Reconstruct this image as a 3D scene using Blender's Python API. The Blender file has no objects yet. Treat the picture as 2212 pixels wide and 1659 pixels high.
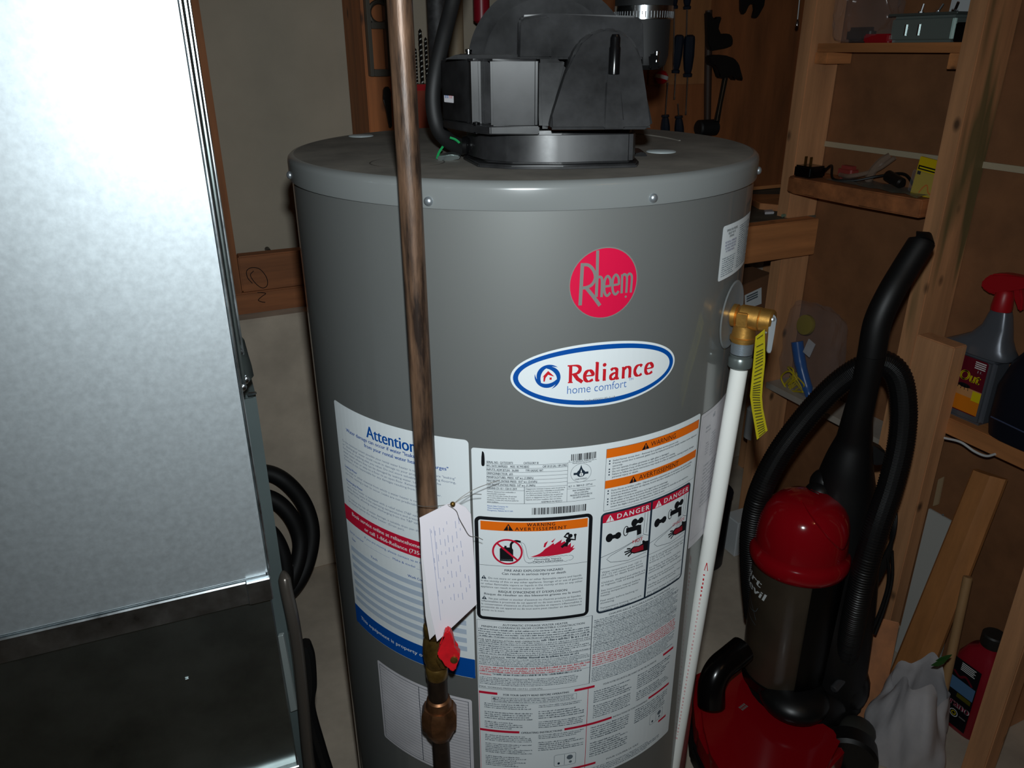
import bpy, bmesh, math, random
import numpy as np
from mathutils import Vector, Matrix
random.seed(7)
sc = bpy.context.scene
C = sc.collection
# ------------------------------------------------------------------ camera
F, PITCH, ROLL, CH, YAW = 1677.4, math.radians(23.477), math.radians(-.271), 1.30, math.radians(25)
cam_d = bpy.data.cameras.new('camera'); cam = bpy.data.objects.new('camera', cam_d); C.objects.link(cam)
cam_d.sensor_width = 36.0; cam_d.lens = F / 2212 * 36.0; cam_d.clip_start = .02
cam.location = (0, 0, CH)
_fw = Vector((math.sin(YAW) * math.cos(PITCH), math.cos(YAW) * math.cos(PITCH), -math.sin(PITCH)))
_rt0 = Vector((math.cos(YAW), -math.sin(YAW), 0)); _up0 = _rt0.cross(_fw)
_rt = _rt0 * math.cos(ROLL) + _up0 * math.sin(ROLL); _up = -_rt0 * math.sin(ROLL) + _up0 * math.cos(ROLL)
cam.rotation_euler = Matrix((_rt, _up, -_fw)).transposed().to_euler()
sc.camera = cam
# ------------------------------------------------------------------ light
w = bpy.data.worlds.new('world'); sc.world = w; w.use_nodes = True
w.node_tree.nodes['Background'].inputs[0].default_value = (.9, .8, .7, 1)
w.node_tree.nodes['Background'].inputs[1].default_value = .015
fl = bpy.data.lights.new('camera_flash', 'SPOT'); fl.energy = 27; fl.color = (.89, .97, 1.0)
fl.shadow_soft_size = .011; fl.spot_size = math.radians(118); fl.spot_blend = 1.0
flo = bpy.data.objects.new('camera_flash', fl); C.objects.link(flo)
flo.location = Vector((0, 0, CH)) + _up * .066 + _rt * .007; flo.rotation_euler = cam.rotation_euler
sc.view_settings.view_transform = 'Standard'; sc.view_settings.look = 'None'
sc.view_settings.gamma = 1; sc.view_settings.exposure = 0; sc.view_settings.use_curve_mapping = False

# ------------------------------------------------------------------ photograph rays -> room points
O = Vector((0, 0, CH))
def ray(px, py): return _fw + _rt * ((px - 1106) / F) + _up * ((829.5 - py) / F)
def WT(px, py, t): return O + ray(px, py) * t
def WX(px, py, X): d = ray(px, py); return O + d * (X / d.x)
def WY(px, py, Y): d = ray(px, py); return O + d * (Y / d.y)
def WZ(px, py, Z): d = ray(px, py); return O + d * ((Z - CH) / d.z)
CR = Vector((math.cos(YAW), -math.sin(YAW), 0)); CF = Vector((math.sin(YAW), math.cos(YAW), 0)); UZ = Vector((0, 0, 1))
def WC(px, py, yc): d = ray(px, py); return O + d * (yc / d.dot(CF))
def cam2(x, y, z): return CR * x + CF * y + UZ * z

# ------------------------------------------------------------------ materials
def lin(c): return tuple(((v / 255) / 12.92 if v / 255 <= .04045 else ((v / 255 + .055) / 1.055) ** 2.4) for v in c) + (1,)
MATS = {}
def mat(name, rgb, rough=.5, metal=0, spec=.5, coat=0, var=0, vscale=8, stretch=(1, 1, 1), bump=0, bscale=60, rvar=0, alpha=1, trans=0, rgb2=None, knots=0, ramp=(.3, .7)):
    m = bpy.data.materials.new(name); m.use_nodes = True; nt = m.node_tree; p = nt.nodes['Principled BSDF']
    p.inputs['Base Color'].default_value = lin(rgb); p.inputs['Roughness'].default_value = rough
    p.inputs['Metallic'].default_value = metal; p.inputs['Specular IOR Level'].default_value = spec
    p.inputs['Coat Weight'].default_value = coat; p.inputs['Coat Roughness'].default_value = .08
    p.inputs['Alpha'].default_value = alpha; p.inputs['Transmission Weight'].default_value = trans
    N = nt.nodes.new; L = nt.links.new
    if var or bump or rvar or rgb2:
        tc = N('ShaderNodeTexCoord'); mp = N('ShaderNodeMapping'); mp.inputs['Scale'].default_value = stretch
        L(tc.outputs['Object'], mp.inputs['Vector'])
    if var or rgb2:
        n = N('ShaderNodeTexNoise'); n.inputs['Scale'].default_value = vscale; n.inputs['Detail'].default_value = 6; n.inputs['Roughness'].default_value = .6
        L(mp.outputs['Vector'], n.inputs['Vector'])
        r = N('ShaderNodeValToRGB'); r.color_ramp.elements[0].position, r.color_ramp.elements[1].position = ramp
        c2 = rgb2 or tuple(min(255, v * (1 + var)) for v in rgb); c1 = rgb if rgb2 else tuple(v * (1 - var) for v in rgb)
        r.color_ramp.elements[0].color = lin(c1); r.color_ramp.elements[1].color = lin(c2)
        L(n.outputs['Fac'], r.inputs['Fac']); out = r.outputs['Color']
        if knots:
            v = N('ShaderNodeTexVoronoi'); v.inputs['Scale'].default_value = 1; mk = N('ShaderNodeMapping')
            mk.inputs['Scale'].default_value = tuple(15 if s > 1 else 9 for s in stretch)
            L(tc.outputs['Object'], mk.inputs['Vector']); L(mk.outputs['Vector'], v.inputs['Vector'])
            kr = N('ShaderNodeValToRGB'); kr.color_ramp.elements[0].position = .05; kr.color_ramp.elements[1].position = .15
            kr.color_ramp.elements[0].color = (1, 1, 1, 1); kr.color_ramp.elements[1].color = (0, 0, 0, 1)
            L(v.outputs['Distance'], kr.inputs['Fac']); mx = N('ShaderNodeMixRGB'); L(kr.outputs['Color'], mx.inputs['Fac'])
            L(out, mx.inputs['Color1']); mx.inputs['Color2'].default_value = lin(tuple(x * .5 for x in rgb)); out = mx.outputs['Color']
        L(out, p.inputs['Base Color'])
        if rvar:
            mr = N('ShaderNodeMapRange'); mr.inputs['To Min'].default_value = rough - rvar; mr.inputs['To Max'].default_value = rough + rvar
            L(n.outputs['Fac'], mr.inputs['Value']); L(mr.outputs['Result'], p.inputs['Roughness'])
    if bump:
        b = N('ShaderNodeBump'); b.inputs['Strength'].default_value = bump; b.inputs['Distance'].default_value = .002
        n2 = N('ShaderNodeTexNoise'); n2.inputs['Scale'].default_value = bscale; n2.inputs['Detail'].default_value = 4
        L(mp.outputs['Vector'], n2.inputs['Vector']); L(n2.outputs['Fac'], b.inputs['Height']); L(b.outputs['Normal'], p.inputs['Normal'])
    MATS[name] = m; return m
def ink(name, rgb): return mat(name, rgb, rough=.55, spec=.2)
concrete = mat('concrete', (206, 191, 172), .9, var=.09, vscale=7, bump=.4, bscale=45)
floor_m = mat('concrete_floor', (196, 182, 164), .85, var=.12, vscale=5, bump=.3, bscale=50)
drywall = mat('drywall', (182, 171, 153), .9, var=.04, vscale=5, bump=.1, bscale=120)
hardboard = mat('hardboard', (138, 94, 62), .6, var=.1, vscale=10, bump=.1, bscale=200)
plywood = mat('plywood', (140, 84, 48), .55, var=.16, vscale=3, stretch=(6, 6, 1))
pine_z = mat('pine_upright', (206, 150, 106), .6, var=.12, vscale=3, stretch=(9, 9, .7), knots=1, bump=.15, bscale=30)
pine_x = mat('pine_cross', (196, 130, 80), .6, var=.14, vscale=3, stretch=(.7, 9, 9), knots=1, bump=.15, bscale=30)
pine_y = mat('pine_along', (188, 124, 74), .6, var=.14, vscale=3, stretch=(9, .7, 9), knots=1, bump=.15, bscale=30)
oldpine = mat('aged_pine', (158, 98, 56), .65, var=.2, vscale=3, stretch=(9, 9, .7), knots=1)
oldpine_x = mat('aged_pine_cross', (160, 100, 60), .65, var=.2, vscale=3, stretch=(.7, 9, 9), knots=0)
galv = mat('galvanised_steel', (198, 206, 210), .56, .88, var=.045, vscale=170, rvar=.01, bump=.02, bscale=120)
galv_low = mat('galvanised_steel_smooth', (150, 160, 158), .3, .98, var=.12, vscale=14, rvar=.06)
galv_edge = mat('galvanised_edge', (190, 196, 198), .3, 1, var=.2, vscale=30, rvar=.1)
furn_m = mat('furnace_paint', (74, 84, 84), .5, var=.05)
grey_paint = mat('heater_paint', (121, 123, 121), .56, .45, spec=.3, coat=.75)
lid_m = mat('lid_paint', (117, 120, 119), .22, spec=.55)
groove_m = mat('dark_groove', (62, 56, 50), .8)
lid_dust = mat('lid_dust', (112, 107, 99), .75, var=.14, vscale=16)
white_lab = mat('label_white', (226, 232, 234), .4, spec=.4)
off_lab = mat('label_offwhite', (206, 203, 207), .45, spec=.4, var=.05, vscale=20)
blackp = mat('black_plastic', (33, 33, 34), .36, spec=.34, var=.3, vscale=30, rvar=.11)
blackg = mat('black_gloss', (10, 10, 11), .2, spec=.5)
blackm = mat('black_matte', (12, 12, 13), .5)
rubber = mat('black_rubber', (16, 16, 17), .6)
screw_m = mat('screw_zinc', (190, 198, 204), .34, .85)
chrome = mat('zinc_steel', (205, 210, 214), .18, 1)
steel = mat('tool_steel', (95, 95, 92), .35, 1)
darksteel = mat('dark_steel', (44, 40, 38), .4, .6)
copper = mat('tarnished_copper', (42, 31, 25), .42, .2, rgb2=(124, 94, 72), vscale=75, stretch=(1, 1, .13), bump=.4, bscale=160, rvar=.1, ramp=(.38, .66))
bronze = mat('bronze', (112, 76, 50), .42, .8, var=.3, vscale=50)
brass_old = mat('old_brass', (128, 100, 50), .35, .8, var=.3, vscale=60)
brass = mat('brass', (200, 150, 76), .42, .9, var=.08, vscale=60, bump=.1, bscale=200)
pvc = mat('white_pipe', (240, 241, 236), .3)
red_knob = mat('red_vinyl', (206, 26, 36), .4, var=.1, vscale=70)
red_pl = mat('red_gloss_plastic', (150, 8, 22), .12, spec=.5, coat=.3)
red_sp = mat('red_sprayer', (176, 20, 30), .4)
red_jug = mat('red_jug_plastic', (150, 22, 40), .35)
paper = mat('paper', (232, 226, 232), .8)
paper_b = mat('paper_back', (214, 212, 214), .8)
i_black = ink('ink_black', (20, 22, 26)); i_navy = ink('ink_navy', (34, 48, 62)); i_blue = ink('ink_blue', (0, 74, 156)); i_red = ink('ink_red', (196, 22, 54))
i_orange = ink('ink_orange', (232, 108, 14)); i_grey = ink('ink_grey', (98, 108, 116)); i_pink = ink('ink_pink', (204, 112, 118)); i_white = ink('ink_white', (232, 236, 236))
i_stripe = ink('ink_stripe', (176, 190, 206)); i_silver = ink('ink_silver', (122, 120, 116)); i_cred = ink('ink_crimson', (206, 14, 62)); i_rred = ink('ink_signal_red', (196, 28, 40))
i_faint = ink('ink_faint', (166, 166, 172)); i_yellow = ink('ink_yellow', (226, 204, 20)); i_maroon = ink('ink_maroon', (104, 16, 36)); i_amber = ink('ink_amber', (226, 130, 24)); i_lblue = ink('ink_light_blue', (72, 112, 176)); i_dred = ink('ink_dark_red', (150, 24, 40)); i_purple = ink('ink_purple', (96, 90, 130))
yellow_tag = mat('yellow_foil', (214, 200, 34), .35, spec=.5)
cardboard = mat('cardboard', (122, 82, 54), .85, var=.06)
bluepl = mat('blue_plastic', (20, 92, 170), .3)
navy_pl = mat('navy_plastic', (17, 21, 34), .45)
silver_pl = mat('silver_plastic', (104, 108, 116), .34, .35)
yel_pl = mat('yellow_package', (222, 190, 20), .35)
yel_str = mat('yellow_string', (206, 182, 24), .7)
clearbag = mat('clear_film', (160, 160, 165), .15, alpha=.12, spec=.7)
greybag = mat('white_bag_film', (186, 182, 184), .5, var=.05, vscale=14, bump=.35, bscale=22)
canm = mat('dusty_canister', (66, 57, 46), .38, coat=.05, var=.12, vscale=9)
green = mat('green_sheath', (20, 130, 70), .4)
leaf = mat('leaf_green', (40, 84, 34), .5)
white_pl = mat('white_plastic', (214, 218, 220), .4)
esc_m = mat('frosted_disc', (150, 155, 156), .25, alpha=.5)
disc_m = mat('translucent_plug', (176, 186, 188), .35)
redwood = mat('reddish_block', (150, 60, 30), .6, var=.15, vscale=5)
ceil_m = mat('ceiling_board', (150, 140, 125), .9)

# ------------------------------------------------------------------ object helpers
ROOT = {}
def thing(name, label, cat, loc, group=None):
    o = bpy.data.objects.new(name, None); C.objects.link(o); o.location = loc; o.empty_display_size = .05
    o['label'] = label; o['category'] = cat
    if group: o['group'] = group
    ROOT[o] = Vector(loc); return o
def tag(o, label, cat, group=None):
    o['label'] = label; o['category'] = cat
    if group: o['group'] = group
    return o
def OBJ(name, bm, m, parent=None, ang=35, origin=None, label=None):
    off = ROOT.get(parent, Vector((0, 0, 0))) if parent else Vector(origin) if origin else None
    if off is None:
        vs = [v.co for v in bm.verts]
        off = Vector(((min(v.x for v in vs) + max(v.x for v in vs)) / 2, (min(v.y for v in vs) + max(v.y for v in vs)) / 2, min(v.z for v in vs)))
    for v in bm.verts: v.co -= off
    me = bpy.data.meshes.new(name); bm.to_mesh(me); bm.free()
    me.materials.append(m)
    if ang:
        me.polygons.foreach_set('use_smooth', [True] * len(me.polygons)); me.set_sharp_from_angle(angle=math.radians(ang))
    o = bpy.data.objects.new(name, me); C.objects.link(o)
    if parent: o.parent = parent
    else: o.location = off
    ROOT[o] = off
    if label: o['label'] = label
    return o
def struct(name, bm, m, ang=0, parent=None, label=None):
    o = OBJ(name, bm, m, parent, ang)
    if not parent: o['kind'] = 'structure'
    if label: o['label'] = label
    return o
def B(): return bmesh.new()
def addmesh(bm, verts, faces):
    vs = [bm.verts.new(v) for v in verts]
    for f in faces:
        try: bm.faces.new([vs[i] for i in f])
        except ValueError: pass
    return vs
def box(bm, a, b, M=None, bev=0, seg=2):
    t = bmesh.new(); x0, y0, z0 = a; x1, y1, z1 = b
    addmesh(t, [(x0, y0, z0), (x1, y0, z0), (x1, y1, z0), (x0, y1, z0), (x0, y0, z1), (x1, y0, z1), (x1, y1, z1), (x0, y1, z1)],
            [(0, 3, 2, 1), (4, 5, 6, 7), (0, 1, 5, 4), (1, 2, 6, 5), (2, 3, 7, 6), (3, 0, 4, 7)])
    return merge(bm, t, M, bev, seg)
def merge(bm, t, M=None, bev=0, seg=2):
    if bev: bmesh.ops.bevel(t, geom=list(t.edges), offset=bev, segments=seg, affect='EDGES', clamp_overlap=True)
    if M is not None: bmesh.ops.transform(t, matrix=M, verts=t.verts)
    bmesh.ops.recalc_face_normals(t, faces=t.faces)
    me = bpy.data.meshes.new('t'); t.to_mesh(me); t.free(); bm.from_mesh(me); bpy.data.meshes.remove(me); return bm
def prism(bm, pts, vec, bev=0, seg=2):
    """polygon (list of Vectors, planar) extruded along vec"""
    t = bmesh.new(); n = len(pts); vec = Vector(vec); pts = [Vector(p) for p in pts]
    addmesh(t, pts + [p + vec for p in pts], [tuple(range(n)), tuple(range(2 * n - 1, n - 1, -1))] + [(i, i + n, (i + 1) % n + n, (i + 1) % n) for i in range(n)])
    return merge(bm, t, None, bev, seg)
def frame(ax):
    ax = Vector(ax).normalized(); u = ax.cross(Vector((0, 0, 1)))
    if u.length < 1e-3: u = Vector((1, 0, 0))
    u.normalize(); return u, ax.cross(u).normalized(), ax
def lathe(bm, prof, org, ax=(0, 0, 1), n=32, cap=True, sx=1, sy=1, uv=None):
    u, v, a = frame(ax)
    if uv: u, v = uv
    org = Vector(org); t = bmesh.new(); rings = []
    for r, h in prof:
        rings.append([t.verts.new(org + a * h + u * (r * sx * math.cos(2 * math.pi * i / n)) + v * (r * sy * math.sin(2 * math.pi * i / n))) for i in range(n)])
    for A, Bq in zip(rings, rings[1:]):
        for i in range(n): t.faces.new((A[i], A[(i + 1) % n], Bq[(i + 1) % n], Bq[i]))
    if cap: t.faces.new(rings[0][::-1]); t.faces.new(rings[-1])
    return merge(bm, t)
def cyl(bm, p0, p1, r, n=16, bev=0):
    p0 = Vector(p0); p1 = Vector(p1); h = (p1 - p0).length
    pr = [(r, 0), (r, h)] if not bev else [(r - bev, 0), (r, bev), (r, h - bev), (r - bev, h)]
    return lathe(bm, pr, p0, p1 - p0, n)
def crom(pts, k=8):
    pts = [Vector(p) for p in pts]; P = [pts[0] * 2 - pts[1]] + pts + [pts[-1] * 2 - pts[-2]]; out = []
    for i in range(1, len(P) - 2):
        for j in range(k):
            t = j / k; a, b, c, d = P[i - 1:i + 3]
            out.append(.5 * ((2 * b) + (c - a) * t + (2 * a - 5 * b + 4 * c - d) * t * t + (3 * b - a - 3 * c + d) * t ** 3))
    out.append(pts[-1]); return out
def tube(bm, path, r, n=10, cap=True, closed=False):
    """sweep; r is a number or list"""
    path = [Vector(p) for p in path]; m = len(path); t = bmesh.new(); rings = []; u = None
    for i, p in enumerate(path):
        d = (path[min(i + 1, m - 1)] - path[max(i - 1, 0)])
        if closed: d = path[(i + 1) % m] - path[i - 1]
        d.normalize()
        if u is None: u = frame(d)[0]
        u = (u - d * u.dot(d)).normalized(); v = d.cross(u); rr = r[i] if isinstance(r, (list, tuple)) else r
        rings.append([t.verts.new(p + u * (rr * math.cos(2 * math.pi * k / n)) + v * (rr * math.sin(2 * math.pi * k / n))) for k in range(n)])
    pr = list(zip(rings, rings[1:])) + ([(rings[-1], rings[0])] if closed else [])
    for A, Bq in pr:
        for k in range(n): t.faces.new((A[k], A[(k + 1) % n], Bq[(k + 1) % n], Bq[k]))
    if cap and not closed: t.faces.new(rings[0][::-1]); t.faces.new(rings[-1])
    return merge(bm, t)
def resample(path, step):
    out = [path[0]]; acc = 0
    for a, b in zip(path, path[1:]):
        L = (b - a).length; d = step - acc
        while d <= L:
            out.append(a.lerp(b, d / L)); d += step
        acc = (acc + L) % step
    return out
def ball(bm, c, rx, ry, rz, n=20, M=None):
    t = bmesh.new(); bmesh.ops.create_uvsphere(t, u_segments=n, v_segments=n // 2 + 2, radius=1)
    mm = Matrix.Translation(Vector(c)) @ (M or Matrix.Identity(4)) @ Matrix.Diagonal((rx, ry, rz, 1))
    return merge(bm, t, mm)
def sheet(bm, grid, th=0):
    """grid of points [row][col] -> surface with thickness th (along average normal)"""
    t = bmesh.new(); nr, nc = len(grid), len(grid[0]); V = [[t.verts.new(p) for p in row] for row in grid]
    for i in range(nr - 1):
        for j in range(nc - 1): t.faces.new((V[i][j], V[i][j + 1], V[i + 1][j + 1], V[i + 1][j]))
    if th: bmesh.ops.solidify(t, geom=list(t.faces), thickness=th)
    return merge(bm, t)

# ------------------------------------------------------------------ flat print
FINE = {'fine_print', 'rules', 'barcode', 'small_print', 'bullets', 'red_marking', 'valve_drawing', 'vapour_trail', 'water_jet', 'emblem', 'sticker_text'}
class Print:
    """flat shapes drawn in (s, z) millimetres, then laid on a surface by a mapper(s, z, layer)"""
    def __init__(self, mapper, parent, slice_mm=8): self.m = mapper; self.p = parent; self.sl = slice_mm; self.b = {}; self.texts = []
    def bm(self, col, lay, name):
        k = (col, lay, name)
        if k not in self.b: self.b[k] = bmesh.new()
        return self.b[k]
    def poly(self, pts, col, lay=1, name='print'):
        bm = self.bm(col, lay, name); vs = [bm.verts.new((x, y, 0)) for x, y in pts]
        a = sum(pts[i][0] * pts[(i + 1) % len(pts)][1] - pts[(i + 1) % len(pts)][0] * pts[i][1] for i in range(len(pts)))
        bm.faces.new(vs if a > 0 else vs[::-1])
    def rect(self, s0, s1, z0, z1, col, lay=1, name='print'): self.poly([(s0, z0), (s1, z0), (s1, z1), (s0, z1)], col, lay, name)
    def rrect(self, s0, s1, z0, z1, r, col, lay=1, name='print'): self.poly(rr(s0, s1, z0, z1, r), col, lay, name)
    def frame(self, s0, s1, z0, z1, r, t, col, lay=1, name='border'):
        a = rr(s0, s1, z0, z1, r); b = rr(s0 + t, s1 - t, z0 + t, z1 - t, max(r - t, .2)); self.strip(a + a[:1], b + b[:1], col, lay, name)
    def strip(self, a, b, col, lay=1, name='print'):
        for i in range(len(a) - 1):
            try: self.poly([a[i], a[i + 1], b[i + 1], b[i]], col, lay, name)
            except ValueError: pass
    def line(self, pts, wd, col, lay=1, name='print', nib=None):
        """polyline with mitred width; nib=(wx, wz) makes a broad-nib stroke"""
        L, Rr = [], []
        for i, (x, y) in enumerate(pts):
            x0, y0 = pts[max(i - 1, 0)]; x1, y1 = pts[min(i + 1, len(pts) - 1)]; dx, dy = x1 - x0, y1 - y0; l = math.hypot(dx, dy) or 1
            nx, ny = -dy / l, dx / l; h = (abs(nx) * nib[0] + abs(ny) * nib[1]) / 2 if nib else wd / 2
            L.append((x + nx * h, y + ny * h)); Rr.append((x - nx * h, y - ny * h))
        self.strip(Rr, L, col, lay, name)
    def disc(self, x, y, a, b, col, lay=1, name='print', rot=0, n=48): self.poly(ell(x, y, a, b, rot, n), col, lay, name)
    def ring(self, x, y, a, b, t, col, lay=1, name='print', rot=0, n=48):
        o = ell(x, y, a, b, rot, n); i = ell(x, y, a - t, b - t, rot, n); self.strip(o + o[:1], i + i[:1], col, lay, name)
    def text(self, body, s, z, h, col, width=None, al='L', bold=0, lay=2, name='lettering', rot=0, shear=0, ls=1.0):
        cu = bpy.data.curves.new('t', 'FONT'); cu.body = body; cu.size = 1; cu.resolution_u = 4 if h > 6 else 2; cu.offset = min(bold, 0); cu.shear = shear; cu.space_character = ls
        self.nt = getattr(self, 'nt', 0) + 1
        if name == 'lettering': name = 'lettering#%d' % self.nt if h >= 3.9 else 'fine_print'
        o = bpy.data.objects.new('t', cu); C.objects.link(o); self.texts.append((o, s, z, h, col, width, al, lay, name, rot, bold))
    def greek(self, s0, s1, ztop, zbot, rows, col, lay=1, fill=.55, seed=0, slope=0, ragged=.2):
        R_ = random.Random(seed); dz = (ztop - zbot) / rows
        for i in range(rows):
            z = ztop - dz * (i + .75); x = s0; e = s1 - (R_.random() * ragged * (s1 - s0) if (R_.random() < .4) else 0)
            hh = dz * fill; lw = max(.5, hh * .52)
            while x < e - 1:
                for _ in range(R_.randint(2, 8)):
                    if x > e: break
                    y = z + slope * (x - s0); self.rect(x, x + lw * R_.choice((.55, 1, 1, 1.2)), y, y + hh * R_.choice((.72, .72, .8, 1.05)), col, lay, 'fine_print'); x += lw * 1.22
                x += lw * .75
    def finish(self):
        bpy.context.view_layer.update(); dg = bpy.context.evaluated_depsgraph_get()
        for o, s, z, h, col, width, al, lay, name, rot, bold in self.texts:
            me = bpy.data.meshes.new_from_object(o.evaluated_get(dg)); k = h / .69
            xs = [v.co.x for v in me.vertices] or [0]; w0 = max(xs) - min(xs); fx = (width / w0 if width else k) if w0 else k; mn = min(xs)
            off = {'L': 0, 'C': -.5, 'R': -1}[al] * (w0 * fx); ca, sa = math.cos(rot), math.sin(rot)
            for v in me.vertices:
                x = (v.co.x - mn) * fx + off; y = v.co.y * k; v.co = (s + x * ca - y * sa, z + x * sa + y * ca, 0)
            self.bm(col, lay, name).from_mesh(me)
            if bold > .002:   # a heavier cut: the outline once more, a hair to the side
                for v in me.vertices: v.co.x += ca * h * min(.09, .03 + bold * 2.2)
                self.bm(col, lay, name).from_mesh(me)
            bpy.data.meshes.remove(me)
            cu = o.data; bpy.data.objects.remove(o); bpy.data.curves.remove(cu)
        res = []
        for (col, lay, name), bm in self.b.items():
            if self.sl:
                xs = [v.co.x for v in bm.verts]; x = math.floor(min(xs) / self.sl) * self.sl + self.sl
                while x < max(xs):
                    bmesh.ops.bisect_plane(bm, geom=list(bm.verts) + list(bm.edges) + list(bm.faces), plane_co=(x, 0, 0), plane_no=(1, 0, 0)); x += self.sl
            for v in bm.verts: v.co = self.m(v.co.x, v.co.y, lay)
            ob = OBJ(name.split('#')[0], bm, col, self.p, 0)
            if ob.name.split('.')[0] in FINE: ob['kind'] = 'stuff'
            res.append(ob)
        return res
def rr(s0, s1, z0, z1, r, n=5):
    out = []
    for cx, cz, a0 in ((s1 - r, z0 + r, -90), (s1 - r, z1 - r, 0), (s0 + r, z1 - r, 90), (s0 + r, z0 + r, 180)):
        out += [(cx + r * math.cos(math.radians(a0 + 90 * i / n)), cz + r * math.sin(math.radians(a0 + 90 * i / n))) for i in range(n + 1)]
    return out
def ell(x, y, a, b, rot=0, n=48, a0=0, a1=360):
    c, s = math.cos(rot), math.sin(rot); full = abs(a1 - a0) >= 360
    return [(x + a * math.cos(t) * c - b * math.sin(t) * s, y + a * math.cos(t) * s + b * math.sin(t) * c) for t in [math.radians(a0 + (a1 - a0) * i / (n if full else n - 1)) for i in range(n)]]
def flatmap(org, u, v, nrm, step=.0002):
    org = Vector(org); u = Vector(u).normalized(); v = Vector(v).normalized(); nrm = Vector(nrm).normalized()
    return lambda s, z, l: org + u * (s / 1000) + v * (z / 1000) + nrm * (.0003 + step * l)
def smooth2(pts, k=5): return [(p.x, p.y) for p in crom([(x, y, 0) for x, y in pts], k)]

# ================================================================== the room
bm = B(); box(bm, (-1.6, -1.8, -.1), (2.6, 2.0, 0)); struct('floor', bm, floor_m)
bm = B(); box(bm, (-1.6, -1.8, 2.3), (2.6, 2.0, 2.38)); struct('ceiling', bm, ceil_m)
bm = B(); box(bm, (-1.6, -1.8, 0), (-1.5, 2.0, 2.3)); struct('wall_left', bm, drywall)
bm = B(); box(bm, (-1.5, -1.8, 0), (2.6, -1.7, 2.3)); struct('wall_front', bm, drywall)
bm = B(); box(bm, (-1.5, 1.80, 0), (2.6, 2.0, .724), bev=.006, seg=1); struct('wall_foundation', bm, concrete)
bm = B(); box(bm, (-1.5, 1.93, .725), (2.6, 1.99, 2.299)); wb = struct('wall_back', bm, drywall)
bm = B(); box(bm, (-1.49, 1.845, .7245), (2.5, 1.929, .776), bev=.003); struct('bottom_plate', bm, oldpine_x, 30, wb)
for x0, x1 in ((.17, .478), (-.3, .128)):
    bm = B(); box(bm, (x0, 1.85, .7765), (x1, 1.888, .861), bev=.003); struct('blocking', bm, oldpine_x, 30, wb)
for x0 in (.13, .48, .9, 1.3, 1.72):
    bm = B(); box(bm, (x0, 1.842, .7765), (x0 + .038, 1.929, 2.299), bev=.002); struct('stud', bm, oldpine, 30, wb)
# pencilled scrawl on the blocking and a nail head in the drywall
bm = B(); pts = [WY(x, y, 1.8485) for x, y in smooth2([(545, 612), (535, 600), (533, 585), (545, 578), (562, 582), (576, 600), (577, 617), (566, 622), (552, 612), (541, 595), (548, 585)])]
tube(bm, pts, .0009, 5); struct('pencil_scrawl', bm, i_black, 0, wb)
bm = B(); pts = [WY(x, y, 1.843) for x, y in smooth2([(556, 632), (566, 632), (574, 634), (566, 640), (558, 648), (565, 652), (573, 653)])]
tube(bm, pts, .0009, 5); struct('pencil_scrawl', bm, i_black, 0, wb)
p = WY(577, 538, 1.928); bm = B(); cyl(bm, p, p + Vector((0, -.03, 0)), .006, 10); struct('nail', bm, darksteel, 35, wb)
# right hand stud wall, open towards the room, hardboard on the far side
bm = B(); box(bm, (1.49, -1.7, 0), (1.50, 1.462, 2.3)); wr = struct('wall_right', bm, hardboard)
stain = mat('pine_stained', (204, 148, 104), .6, var=.12, vscale=3, stretch=(9, 9, .7), knots=1)
nt = stain.node_tree; pr = nt.nodes['Principled BSDF']; src = pr.inputs['Base Color'].links[0].from_socket
tc = nt.nodes.new('ShaderNodeTexCoord'); mp = nt.nodes.new('ShaderNodeMapping'); mp.inputs['Scale'].default_value = (22, 22, 2.2)
nz = nt.nodes.new('ShaderNodeTexNoise'); nz.inputs['Scale'].default_value = 1; rp = nt.nodes.new('ShaderNodeValToRGB')
rp.color_ramp.elements[0].position = .5; rp.color_ramp.elements[1].position = .62; rp.color_ramp.elements[1].color = (.75, .75, .75, 1)
mx = nt.nodes.new('ShaderNodeMixRGB'); mx.inputs['Color2'].default_value = lin((66, 84, 50))
for a, b_ in ((tc.outputs['Object'], mp.inputs['Vector']), (mp.outputs['Vector'], nz.inputs['Vector']), (nz.outputs['Fac'], rp.inputs['Fac']), (rp.outputs['Color'], mx.inputs['Fac']), (src, mx.inputs['Color1']), (mx.outputs['Color'], pr.inputs['Base Color'])): nt.links.new(a, b_)
for y0, mm, lb in ((1.422, pine_z, None), (1.017, stain, 'pine stud with a green smear'), (.645, pine_z, None), (.24, pine_z, None), (-.16, pine_z, None)):
    bm = B(); box(bm, (1.40, y0, 0), (1.4895, y0 + .038, 2.299), bev=.002); struct('stud', bm, mm, 30, wr, lb)
a = WX(1787, 314, 1.489); bm = B(); box(bm, (1.4835, -.1, 1.08), (1.4898, 1.421, 1.092)); struct('panel_seam', bm, mat('pale_batten', (190, 176, 148), .7), 0, wr)

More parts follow.
